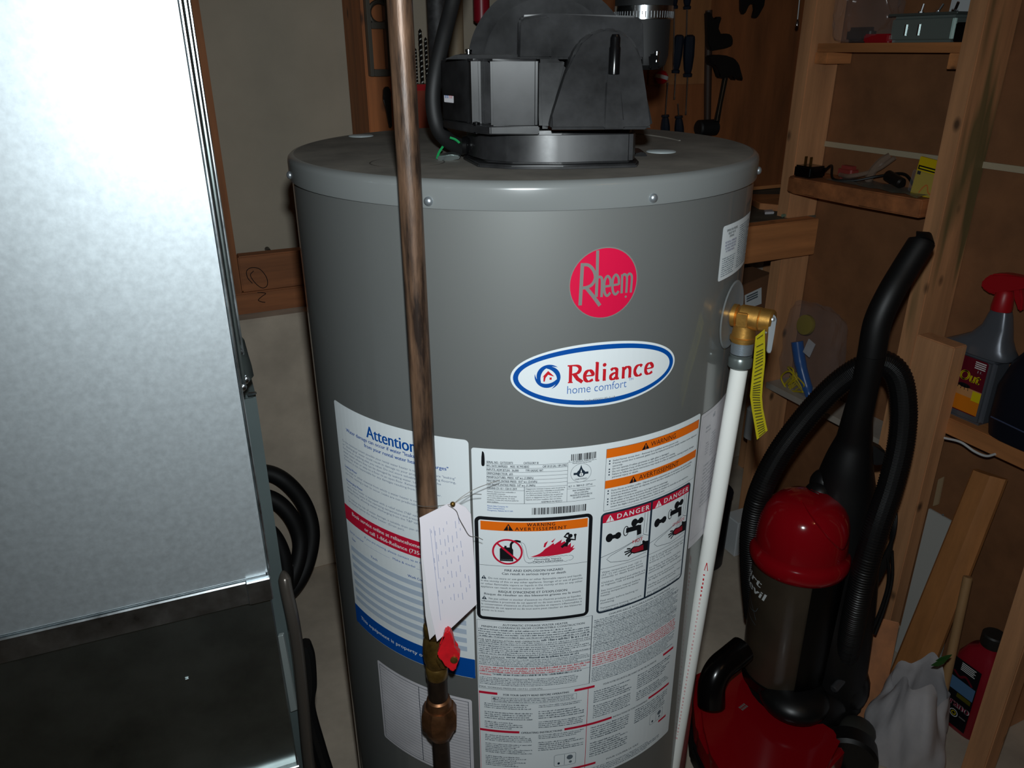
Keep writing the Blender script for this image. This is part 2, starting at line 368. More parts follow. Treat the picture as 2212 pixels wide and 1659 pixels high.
# ================================================================== galvanised air duct (left foreground)
dd = Vector((.9987, -.0506, 0)); dn = Vector((-.0506, -.9987, 0)); de = Vector((.046, .663, 0))
DM = Matrix(((dd.x, -dn.x, 0, de.x), (dd.y, -dn.y, 0, de.y), (0, 0, 1, 0), (0, 0, 0, 1)))   # local x along face, y away from camera
duct = thing('air_duct', 'large galvanised sheet metal air duct left of the tank', 'air duct', de + dd * -.28)
bm = B(); box(bm, (-.56, .0, .829), (0, .112, 2.25), DM, .002); OBJ('upper_panel', bm, galv, duct, 30)
bm = B(); prism(bm, [DM @ Vector(p) for p in ((0.0005, -.0032, .8285), (0.0005, .012, .8285), (.0005, .012, .803), (.0005, -.004, .803))], dd * -.56, .0012, 1); OBJ('flange', bm, galv_edge, duct, 30)
bm = B(); box(bm, (-.0215, -.0065, .8035), (.0015, -.0005, .8295), DM, .001, 1); OBJ('corner_clip', bm, galv_edge, duct, 30)
bm = B(); prism(bm, [DM @ Vector(p) for p in ((0, .004, .8025), (0, .112, .8025), (0, .112, .40), (0, .004, .567))], dd * -.56, .0015, 1); OBJ('lower_panel', bm, galv_low, duct, 30)
bm = B(); prism(bm, [DM @ Vector(p) for p in ((.0015, -.003, .574), (.0015, .012, .574), (.0015, .012, .564), (.0015, -.003, .564))], dd * -.56, .001, 1); OBJ('lower_hem', bm, galv_edge, duct, 30)
for i, (x0, x1, y0, y1) in enumerate(((.0006, .0032, .004, .010), (.0045, .0075, .03, .06), (.009, .0115, .075, .11))):
    bm = B(); box(bm, (x0, y0, (.829, 1.02, 1.03)[i]), (x1, y1, 2.2), DM, .0008, 1); OBJ('seam_cleat', bm, galv_edge if i != 1 else galv_low, duct, 30)
for px, py in ((514, 762), (528, 822), (522, 838)):
    p = WC(px, py, .66); bm = B(); lathe(bm, [(.0022, -.004), (.0042, -.003), (.004, 0), (.002, .0016)], p, -CF, 10); OBJ('screw', bm, chrome, duct)
bm = B(); prism(bm, [WC(x, y, .69) for x, y in ((506, 740), (514, 748), (530, 806), (536, 830), (520, 832))], CF * .02, .001, 1); OBJ('bracket', bm, galv_low, duct, 30)
p = WC(350, 1432, .64); bm = B(); box(bm, (-.0014, -.0006, -.0006), (.0014, .0006, .0006), Matrix.Translation(DM @ Vector((-.09, .003, .727)))); OBJ('rivet', bm, chrome, duct)
# furnace cabinet behind the duct
fc = thing('furnace_cabinet', 'dark grey painted furnace cabinet behind the duct', 'furnace', (-.2, 1.1, 0))
p0 = WC(553, 853, .76); fx = p0.x
bm = B(); FM = Matrix.Translation(Vector((p0.x, p0.y, 0))) @ Matrix.Rotation(math.radians(-2.9), 4, 'Z')
box(bm, (-.5, 0, .06), (0, .34, p0.z), FM, .003); OBJ('cabinet', bm, furn_m, fc, 30)
bm = B(); box(bm, (-.48, .02, 0), (-.02, .32, .06), FM); OBJ('plinth', bm, blackm, fc, 30)
bm = B(); prism(bm, [WC(x, y, .745) for x, y in ((599, 1375), (611, 1372), (643, 1534), (627, 1540))], CF * .006, .001, 1); OBJ('trim_strip', bm, mat('pale_trim', (150, 158, 156), .4, .3), fc, 30)
bm = B(); prism(bm, [WC(x, y, .742) for x, y in ((534, 850), (552, 848), (553, 853), (535, 856))], CF * .003, .0005, 1); OBJ('top_lip', bm, galv_edge, fc, 30)

# ================================================================== hoses on the floor at the left
bm = B(); cx = Vector((.07, 1.42, 0)); pts = []
def arc_px(pl, Y): return [WY(x, y, yy) for (x, y), yy in zip(pl, Y)]
pts = arc_px([(500, 1040), (560, 1020), (610, 1035), (655, 1085), (674, 1150), (662, 1220), (630, 1275), (585, 1300), (540, 1290)], [1.76, 1.75, 1.73, 1.71, 1.68, 1.65, 1.62, 1.60, 1.60])
tube(bm, crom(pts, 8), .0195, 12)
pts = arc_px([(520, 1080), (580, 1075), (625, 1110), (648, 1165), (640, 1225), (610, 1280), (560, 1300)], [1.72, 1.71, 1.69, 1.67, 1.64, 1.61, 1.60])
tube(bm, crom(pts, 8), .0195, 12)
pts = arc_px([(540, 1130), (585, 1150), (612, 1200), (617, 1260), (600, 1320), (560, 1340)], [1.66, 1.64, 1.62, 1.60, 1.57, 1.55])
tube(bm, crom(pts, 8), .018, 12)
tag(OBJ('coiled_hose', bm, rubber), 'thick black rubber hose coiled between duct and tank', 'hose')
bm = B(); pts = [WC(x, y, c) for x, y, c in ((612, 1234, .757), (614, 1246, .752), (619, 1275, .745), (633, 1340, .735), (645, 1420, .735), (655, 1520, .735), (664, 1620, .735), (676, 1720, .735), (700, 1950, .735))]
cp_ = crom(pts, 8); tube(bm, cp_, [min(.0075, .0025 + .0005 * i) for i in range(len(cp_))], 12); tag(OBJ('flexible_conduit', bm, mat('grey_conduit', (86, 80, 74), .25, .5)), 'slim grey conduit dropping beside the furnace cabinet', 'conduit')
bm = B(); pts = [WC(x, y, c) for x, y, c in ((655, 1390, .86), (664, 1420, .86), (668, 1480, .86), (665, 1530, .86), (690, 1620, .86), (720, 1720, .86), (760, 1900, .86))]
tube(bm, crom(pts, 8), .011, 10); tag(OBJ('drain_tube', bm, blackm), 'dark drain tube lying at foot of the furnace cabinet', 'tube')

# ================================================================== water heater
HX, HY, HR = .4208, .8697, .27
fa = math.atan2(-HY, -HX)
def hmap(s, z, l):
    a = fa + s / (HR * 1000); r = HR + .0004 + .00022 * l
    return Vector((HX + r * math.cos(a), HY + r * math.sin(a), z / 1000))
def hpt(s, z, d=0): a = fa + s / (HR * 1000); return Vector((HX + (HR + d) * math.cos(a), HY + (HR + d) * math.sin(a), z / 1000))
def hn(s): a = fa + s / (HR * 1000); return Vector((math.cos(a), math.sin(a), 0))
wh = thing('water_heater', 'tall grey cylindrical gas water heater covered in labels', 'water heater', (HX, HY, 0))
HO = (HX, HY, 0)
bm = B(); lathe(bm, [(HR - .01, 0.0), (HR, .01), (HR, 1.168)], HO, n=160); OBJ('jacket', bm, grey_paint, wh)
bm = B(); lathe(bm, [(HR + .0005, 1.1655), (HR + .0028, 1.1662), (HR + .003, 1.168), (HR + .003, 1.1845), (HR + .0022, 1.1878), (HR - .0005, 1.1905), (HR - .0045, 1.1916)], HO, n=160, cap=False); OBJ('lid_rim', bm, lid_m, wh, 60)
bm = B(); lathe(bm, [(HR - .0045, 1.1916), (HR - .007, 1.1910), (HR - .010, 1.1895), (HR - .020, 1.1895), (HR - .024, 1.1905), (.12, 1.1912), (.02, 1.1915)], HO, n=120); OBJ('lid', bm, lid_dust, wh, 60)
for s in (-321, -85, 122.5, 347):
    bm = B(); lathe(bm, [(.0044, 0), (.0043, .0012), (.0037, .0024), (.0027, .0033), (.0013, .0038), (.0004, .0039)], hpt(s, 1172.6, .0028), hn(s), 18); OBJ('lid_screw', bm, screw_m, wh, 60)
for px, py in ((1428, 329), (780, 295)):
    p = WZ(px, py, 1.191); bm = B(); lathe(bm, [(.0165, -.001), (.0165, .0012), (.014, .0022), (.004, .0026)], p, n=28); OBJ('plug_cap', bm, disc_m, wh)
p = WZ(880, 353, 1.1905); bm = B(); tube(bm, [p + Vector((.038 * math.cos(t), .038 * math.sin(t), .0005)) for t in np.linspace(0, 2 * math.pi, 40)[:-1]], .0011, 6, closed=True); OBJ('knockout_ring', bm, groove_m, wh)
bm = B(); tube(bm, [Vector((HX, HY, 1.1912)) + cam2(.2 * math.cos(t), .2 * math.sin(t), 0) for t in np.linspace(.2, 1.2, 16)], .0018, 6); OBJ('lid_ridge', bm, lid_dust, wh)

def label(name, s0, s1, z0, z1, r, m=white_lab, corners=None, lab=None):
    P = Print(hmap, wh); P.poly(corners or rr(s0, s1, z0, z1, r), m, 0, name); o = P.finish()[0]
    if lab: o['label'] = lab
    return o, Print(hmap, o)
def warn_tri(P, x, z, h, c=i_black, c2=i_white):
    P.poly([(x - h * .6, z), (x + h * .6, z), (x, z + h)], c, 3, 'warning_triangle#%.0f%.0f' % (x, z))
    P.poly([(x - h * .05, z + h * .26), (x + h * .05, z + h * .26), (x + h * .09, z + h * .72), (x - h * .09, z + h * .72)], c2, 4, 'warning_triangle#%.0f%.0f' % (x, z))
    P.disc(x, z + h * .14, h * .07, h * .07, c2, 4, 'warning_triangle#%.0f%.0f' % (x, z), n=8)

# ---- round red maker's badge
o, P = label('badge', 0, 0, 0, 0, 0, i_silver, ell(78.2, 1096, 34.6, 34.6), 'round crimson badge with silver lettering')
P.disc(78, 1096, 33.6, 33.6, i_cred, 1, 'badge_face')
def zb(x, y):   # crop coordinates of the badge close-up -> unwrapped millimetres
    d = ray(1080 + x * .2411, 500 + y * .2411); ox, oy = -HX, -HY
    a = d.x ** 2 + d.y ** 2; b_ = 2 * (ox * d.x + oy * d.y); c = ox * ox + oy * oy - HR * HR
    t = (-b_ - math.sqrt(max(b_ * b_ - 4 * a * c, 0))) / (2 * a); q = O + d * t
    an = (math.atan2(q.y - HY, q.x - HX) - fa + math.pi) % (2 * math.pi) - math.pi
    return an * HR * 1000, q.z * 1000
def bs(pts, wd, sm=True):
    q = [zb(x, y) for x, y in pts]; P.line(smooth2(q, 6) if sm else q, wd, i_silver, 2, 'lettering')
bs([(737, 285), (716, 660)], 3.4, 0)
bs([(722, 296), (790, 300), (835, 345), (852, 410), (825, 470), (780, 497), (735, 506)], 3.0)
bs([(765, 495), (830, 575), (893, 662)], 3.4, 0)
bs([(873, 168), (868, 400), (860, 585)], 2.9, 0)
bs([(864, 440), (876, 412), (895, 405), (911, 425), (911, 500), (907, 585)], 2.5)
for k in (0, 1):
    dx, dy = k * 74, k * -13
    bs([(934 + dx, 492 + dy), (988 + dx, 484 + dy)], 2.2, 0)
    bs([(988 + dx, 488 + dy), (986 + dx, 430 + dy), (962 + dx, 398 + dy), (938 + dx, 430 + dy), (930 + dx, 492 + dy), (936 + dx, 550 + dy), (958 + dx, 574 + dy), (986 + dx, 545 + dy)], 2.4)
bs([(1092, 382), (1086, 552)], 2.4, 0)
bs([(1090, 405), (1108, 382), (1128, 392), (1134, 425), (1128, 548)], 2.3)
bs([(1134, 400), (1154, 377), (1172, 386), (1178, 420), (1168, 545)], 2.3)
q = zb(1123, 582); P.disc(q[0], q[1], 1.1, 1.1, i_silver, 2, 'lettering', n=10)
P.finish()

# ---- oval service sticker
rt = math.radians(-.9)
o, P = label('oval_sticker', 0, 0, 0, 0, 0, white_lab, ell(78, 1003.0, 89.5, 34.2, rt, 96), 'white oval sticker with blue ring and red wordmark')
P.ring(78, 1003.0, 87, 31.6, 5.0, i_blue, 1, 'blue_ring', rt, 96)
gx, gz, gh, gw = 44.2, 997.2, 19.0, 95.5   # wordmark origin, cap height, width
X = {'R': 0, 'e': 15.2, 'l': 26.6, 'i': 34.2, 'a': 41.5, 'n': 54.0, 'c': 67.6, 'e2': 80.0}
sx = gw / 92.0
def st(off, pts, nib=(3.3, 1.5), sm=True):
    q = [(gx + (X[off] + x) * sx, gz + y * gh / 19.0 - .03 * (X[off] + x)) for x, y in pts]
    P.line(smooth2(q, 5) if sm else q, 0, i_rred, 1, 'wordmark', nib)
st('R', [(3, 0), (3, 18.5)], sm=False); st('R', [(0, 18.3), (8, 18.3), (11.5, 16.5), (12, 13.5), (10, 10.5), (6, 9.3), (3, 9.2)]); st('R', [(6.5, 9.5), (10, 4), (14.8, .4)], (3.6, 1.8), sm=False); st('R', [(.6, .6), (5.4, .6)], (1, 1.2), False)
for k in ('e', 'e2'): st(k, [(1.6, 6.6), (9.4, 7.2), (9, 10.2), (6.4, 12.4), (3.2, 11), (1.6, 6.8), (2.6, 2.4), (5.8, .6), (10, 2.4)])
st('l', [(2.4, 20.5), (2.4, 3.2), (3.2, .9), (5.2, 1)]); st('l', [(.6, 19.8), (2.6, 20.4)], (1, 1.4), False)
st('i', [(2.4, 12.4), (2.4, .2)], sm=False); st('i', [(.7, 11.6), (2.6, 12.2)], (1, 1.4), False); st('i', [(.9, .5), (4.2, .5)], (1, 1.1), False)
P.disc(gx + (X['i'] + 2.2) * sx, gz + 17 - 1.1, 2.0, 2.0, i_rred, 1, 'wordmark', n=20)
st('a', [(1.6, 10.6), (4.5, 12.4), (7.6, 11), (8, 8), (8, 2.6), (9, .8), (10.6, 1)]); st('a', [(8, 7.6), (4, 6.6), (1.6, 4.2), (2.2, 1.4), (4.8, .6), (8, 3)], (2.8, 1.6))
st('n', [(2.6, 12.2), (2.6, .2)], sm=False); st('n', [(.8, 11.6), (2.8, 12.2)], (1, 1.4), False); st('n', [(2.8, 9.6), (6, 12.1), (9, 11), (9.8, 8), (9.8, .2)]); st('n', [(1.2, .5), (4.4, .5)], (1, 1.1), False); st('n', [(8.2, .5), (11.6, .5)], (1, 1.1), False)
st('c', [(9.6, 10.6), (7, 12.3), (3.4, 11), (1.6, 6.6), (3, 2.2), (6.4, .6), (9.8, 2.2)])
P.text('home comfort', 44.4, 985.6, 8.6, i_lblue, 63, bold=-.006, lay=1, name='tagline'); P.text('TM', 109.5, 992, 2.6, i_lblue, 5.2, lay=1, name='tagline'); P.text('Code #55000189-0118', 62, 975.6, 2.5, i_grey, 33, lay=1, name='code')
cx, cz = 25.2, 1005.0
for k in range(3):   # three-bladed swirl
    a0 = 100 + 120 * k; A, Bq = [], []
    for i in range(19):
        t = i / 18; a = math.radians(a0 - 175 * t); ro = 13.4; th = 5.2 * math.sin(math.pi * min(1, t * .92 + .08)) ** .8 * (1 - .35 * t)
        r1 = ro - 2.8 * (1 - t); A.append((cx + r1 * math.cos(a), cz + r1 * math.sin(a))); Bq.append((cx + (r1 - th) * math.cos(a), cz + (r1 - th) * math.sin(a)))
    P.strip(A, Bq, i_blue, 1, 'swirl#%d' % k)
P.poly([(cx - 6.6, cz - 1.2), (cx - 4.4, cz + .6), (cx - 4.6, cz - 5), (cx - 3.2, cz - 5), (cx - 2.4, cz - 1), (cx, cz + 2.2), (cx + 4.8, cz + .4), (cx + 6, cz + .2), (cx, cz + 6.2)], i_rred, 1, 'house_mark')
P.rect(cx + 1.4, cx + 3.6, cz - 3.2, cz - .8, i_rred, 1, 'house_mark')
P.finish()

# ---- big white rating and warning label
o, P = label('rating_label', -52.3, 223.0, 446, 925, 3.0, lab='large white rating and warning label')
P.poly(smooth2([(-41, 922), (-39, 920), (-38.4, 912), (-38.8, 905.5), (-41, 904.5), (-42, 907), (-41.8, 915)], 4), i_black, 1, 'marker_stroke')
K = i_navy
rows = [907.7, 903.4, 899.0, 894.6, 890.2, 885.8, 881.4]
for z in rows: P.rect(-37, 47, z - .15, z + .15, K, 1, 'rules')
P.rect(-37, 2.4, 876.8, 877.1, K, 1, 'rules'); P.rect(-37, 78, 861.0, 861.3, K, 1, 'rules'); P.rect(47, 47.3, 861, 907.7, K, 1, 'rules'); P.rect(2.2, 2.7, 861, 881.4, K, 1, 'rules'); P.rect(47, 78, 883.6, 883.9, K, 1, 'rules'); P.rect(47, 78, 876.4, 876.7, K, 1, 'rules'); P.rect(47, 78, 908, 908.3, K, 1, 'rules')
for tx, s, z, wd in (('SERIAL NO.  Q172323073', -36.6, 908.6, 27), ('CATEGORY III', 1.5, 908.6, 15), ('MFG. DATE 24APR2023', -36.6, 904.3, 21.5), ('MOD.  RC PV518DE2', -12, 904.3, 19), ('CAP: 50 US GAL / 189 LITRES', 21, 904.3, 25), ('INPUT/L ADM BTUH:  36,000', -36.6, 899.9, 33), ('TYPE GAS/GAZ  NAT', 3.5, 899.9, 18), ('ORIFICE/INJECTEUR:  #35', -36.6, 895.5, 27), ('MANIFOLD/TUBEL. PRESS:  4.0" w.c. (1.00kPa)', -36.6, 891.1, 48), ('MAX INLET/L.ENTREE PRESS:  10.5" w.c. (2.61kPa)', -36.6, 886.7, 52), ('MIN INLET/L.ENTREE PRESS:  5.0" w.c. (1.24kPa)', -36.6, 882.3, 50), ('CSA/ANSI Z21.10.1 - CSA 4.1-2019', -36.6, 877.9, 31)):
    P.text(tx, s, z, 2.5, K, wd, bold=.008)
for i, tx in enumerate(('Minimum clearances from combustible or', 'noncombustible construction', '1 inches (25.4 mm) sides, 0 inches (0 mm) back', 'and 12 inches (304.8 mm) top.  For closet', 'installation, 3 inches (76.2 mm) front and/or for', 'alcove installation.')):
    P.text(tx, -36.6, 874.2 - i * 2.5, 1.5, K, (30, 19, 31, 29, 33, 12)[i], bold=.006)
for i, tx in enumerate(('Dégagements minimaux à assurer entre les parois de', 'appareil et les constructions combustibles ou incombustibles', '1 po (25.4 mm) (côtés), 0 po (0 mm) (arrière), et', '12 po (304.8 mm) (dessus). Installation dans une garde-robe', 'assurer un dégagement de 3 po (76.2 mm) devant', "l'appareil, et/ou pour installation dans une alcôve")):
    P.text(tx, 3.8, 878.6 - i * 2.6, 1.5, K, (41, 40, 36, 39, 38, 37)[i], bold=.006)
P.text('ASSEMBLED IN MEXICO', 31, 862.2, 1.9, K, 22, 'C', .007)
P.text("Manufacturer's Rating Label", 62, 906.2, 1.3, K, 20, 'C', .01)
P.ring(61.5, 894.5, 11.2, 11, .3, K, 1, 'certification_mark')
P.disc(61.5, 894, 4.6, 4.4, K, 1, 'certification_mark', n=24); P.poly([(58.2, 896), (64.8, 896), (62.5, 900.5), (61.5, 904), (60.2, 900)], K, 1, 'certification_mark'); P.rect(53.5, 69.5, 892.6, 895.2, K, 1, 'certification_mark')
P.disc(61.8, 892.6, 2.0, 2.2, i_white, 2, 'certification_mark', n=16); P.poly([(60.8, 895.2), (62.4, 895.4), (61.6, 899)], i_white, 2, 'certification_mark'); P.rect(61.4, 62.0, 890.8, 894.4, K, 3, 'certification_mark')
P.text('CERTIFIED', 61.5, 886.6, 1.7, K, 13, 'C', .01); P.text('ALT:  0 - 7800 ft (0 - 2377 m)', 48.2, 878.6, 2.2, K, 26, bold=.01)
for i, tx in enumerate(('MAX WORKING PRESS', '150 psi (1034 kPa)', 'PRESSION DE SERVICE MAX DE', '150 LB/PO2 (1034 kPa)')): P.text(tx, 62.5, 873.2 - i * 2.9, 1.9, K, (19, 15, 24, 18)[i], 'C', .01)
for i, tx in enumerate(('Rheem Sales Company, Inc', 'Water Heating Division', 'Montgomery, Alabama 36117 USA')): P.text(tx, -36.6, 856.6 - i * 2.7, 1.6, i_lblue, (22, 18, 27)[i], bold=.01)
def bars(s0, s1, z0, z1, seed):
    R_ = random.Random(seed); x = s0
    while x < s1:
        b_ = R_.choice((.5, .5, .9, 1.3)); P.rect(x, min(x + b_, s1), z0, z1, i_black, 1, 'barcode'); x += b_ + R_.choice((.45, .5, .9))
bars(10.5, 69, 847.6, 856, 3); bars(50.5, 77.5, 909.8, 917.4, 5); P.text('0', 48, 909, 1.8, K, 1.2)
P.text('0 20352 74677 2', 63.5, 908.4, 1.5, K, 22, 'C')
# fire panel
P.frame(-51, 76.5, 706.6, 843.6, 7, 4.2, i_black, 1, 'fire_border'); P.rect(-44.5, 71, 826.8, 838.0, i_orange, 1, 'orange_bar')
P.text('WARNING', 20, 833.2, 4.0, i_black, 30, 'C', .012, ls=1.25); P.text('AVERTISSEMENT', 20, 828.0, 4.0, i_black, 55, 'C', .012, ls=1.25); warn_tri(P, -14.5, 827.8, 8.6, i_black, i_orange)
P.rect(-46.5, 72, 781.0, 781.4, K, 1, 'rules')
# petrol can behind a prohibition ring, vapour trail, flames and a fleeing figure
cx, cz = -15.8, 800.5
P.poly([(-24, 788), (-9.5, 788), (-9.5, 803), (-11, 806), (-22, 806), (-24, 804)], i_black, 1, 'petrol_can'); P.rect(-19, -16.6, 806, 808, i_black, 1, 'petrol_can')
P.line(smooth2([(-12, 804), (-11.5, 811), (-7, 814.5), (-1.5, 813.5)], 6), 2.6, i_black, 1, 'petrol_can'); P.text('GASOLINE', -16.8, 789.2, 1.6, i_grey, 12, 'C', .02)
P.ring(cx, cz, 16.6, 16.6, 2.1, i_red, 3, 'prohibition_ring'); P.line([(cx - 11.5, cz + 11), (cx + 11.5, cz - 11)], 2.2, i_red, 3, 'prohibition_ring')
up = [(-1.5, 813), (2, 811), (4, 806), (5, 800), (6, 795), (8, 791.5), (12, 792.5)]; dn_ = [(-1.5, 813), (0, 808), (1.5, 802), (2, 795), (3, 789.5), (6, 786.5), (12, 787)]
P.line(smooth2(up, 5), .4, i_grey, 1, 'vapour_trail'); P.line(smooth2(dn_, 5), .4, i_grey, 1, 'vapour_trail')
def scal(s0, s1, z, n, sg): return [(s0 + (s1 - s0) * (i + u) / n, z + sg * .9 * math.sin(math.pi * u)) for i in range(n) for u in (0, .25, .5, .75)] + [(s1, z)]
P.line(scal(12, 50, 792.6, 8, 1), .4, i_grey, 1, 'vapour_trail'); P.line(scal(6, 50, 786.4, 9, -1), .4, i_grey, 1, 'vapour_trail'); P.line(ell(52.5, 789.8, 3.6, 3.2, 0, 16, -120, 120), .4, i_grey, 1, 'vapour_trail')
P.text('Flammable Vapors', 28, 789.6, 2.3, K, 29, 'C', .008); P.text('Vapeurs Inflammables', 28, 786.8, 2.3, K, 33, 'C', .008)
P.poly([(9, 793.8), (16, 796.5), (19, 798), (22, 800.5), (25, 804), (28, 806), (31, 808.5), (34, 811), (34.6, 808.5), (38, 811), (43, 814.5), (42, 810), (46, 812), (50, 806), (53, 809.5), (53, 803), (57, 806), (55, 801.5), (58, 801.5), (54, 798), (52, 796.4), (30, 794.2)], i_red, 1, 'flames')
P.poly([(23, 806), (24, 811), (28, 814), (26, 809), (25, 806)], i_red, 1, 'flames'); P.poly([(31, 812.5), (36, 816.8), (33, 811.5)], i_red, 1, 'flames')
P.disc(52, 818, 2.6, 2.6, i_black, 1, 'figure', n=20)
for l in ([(51.5, 814.5), (47.5, 808)], [(51.5, 814.5), (45.5, 818), (49, 822)], [(51.5, 814), (57.5, 812.5), (57.4, 818.5)], [(48.5, 809.5), (42.5, 804.5)], [(49, 810), (47.5, 805)]): P.line(l, 3.0 if l[0][1] < 812 or l[1][1] < 810 else 2.2, i_black, 2, 'figure')
P.disc(49.5, 821.4, 1.6, 1.5, i_black, 2, 'figure', n=10); P.disc(57.4, 818.8, 1.6, 1.5, i_black, 2, 'figure', n=10); P.disc(50, 812.6, 2.9, 3.0, i_black, 2, 'figure', n=12)
P.text('FIRE AND EXPLOSION HAZARD', 13, 774.6, 2.9, K, 64, 'C', .008); P.text('Can result in serious injury or death', 13, 770.2, 2.9, K, 70, 'C', .007)
for j, (z0, L_) in enumerate(((763.5, ('Do not store or use gasoline or other flammable vapors and liquids', 'in the vicinity of this or any other appliance. Storage of or use of gasoline', 'or other flammable vapors or liquids in the vicinity of this or any other', 'appliance can result in serious injury or death.')), (735.6, ('Ne pas utiliser ni stocker d\'essence ou d\'autres produits et liquides', 'inflammables à proximité de cet appareil ou de tout autre. L\'utilisation ou', 'la conservation d\'essence et d\'autres liquides et vapeurs inflammables à', 'proximité de cet appareil ou de tout autre peut résulter en des blessures', 'graves ou la mort.')))):
    warn_tri(P, -42, z0 - .4, 4.8, K)
    for i, tx in enumerate(L_): P.text(tx, -37 if i == 0 else -45.5, z0 - i * 4.1, 2.35, K, (103 if i == 0 else 26 if i == 4 else 70 if (j == 0 and i == 3) else 113), bold=0)
P.text("RISQUE D'INCENDIE ET D'EXPLOSION", 12, 745.6, 2.9, K, 76, 'C', .008); P.text('Risque de résulter en des blessures graves ou la mort', 12, 741.4, 2.7, K, 108, 'C', .007)
# burner door warning panel
P.frame(88.6, 221, 842.8, 918.2, .4, .35, K, 1, 'rules'); P.rect(89, 220.6, 907.4, 917.8, i_orange, 1, 'orange_bar#1'); P.rect(89, 220.6, 870.6, 880.4, i_orange, 1, 'orange_bar#2')
warn_tri(P, 136, 908.2, 8, i_black, i_orange); P.text('WARNING', 143, 909.6, 5.6, i_black, 36, bold=0); warn_tri(P, 122.5, 871.2, 8, i_black, i_orange); P.text('AVERTISSEMENT', 130, 872.6, 5.6, i_black, 58, bold=0)
for j, (z0, L_) in enumerate(((902.6, ('Sealed burner access door - Removal by a qualified service person only.', 'If burner access door is removed, gasket must be replaced and all four tamper resistant screws tightened', 'securely.', 'Do not operate if rubber grommet or sight glass is damaged.', 'Do not operate if any of the burner access door screws are missing.', 'Failure to follow the above instructions may result in a fire or explosion, causing property damage,', 'personal injury or death.')), (866.4, ("Porte d'accès au brûleur scellée - Dépose autorisée uniquement par un technicien de service qualifié.", "Si la porte d'accès au brûleur est déposée, le joint doit être remplacé et les quatre vis anti-violation", 'doivent être fermement serrées.', 'Ne pas utiliser si la virole en caoutchouc ou le regard vitré est endommagé.', "Ne pas utiliser si l'une des vis de la porte d'accès au brûleur est manquante.", "Si les directives ci-dessus ne sont pas suivies, il peut en résulter un incendie ou une explosion,", 'causant des dégâts à la propriété, des blessures ou même la mort.')))):
    for i, tx in enumerate(L_):
        z = z0 - i * (3.3 if j == 0 else 3.35); P.text(tx, 96.5, z, 1.95, K, (88, 121, 12, 74, 84, 118, 32, 117, 115, 32, 76, 78, 112, 72)[i + 7 * j], bold=.01)
        if i not in (2, 6): P.disc(93, z + .9, .9, .9, K, 1, 'bullets', n=10)
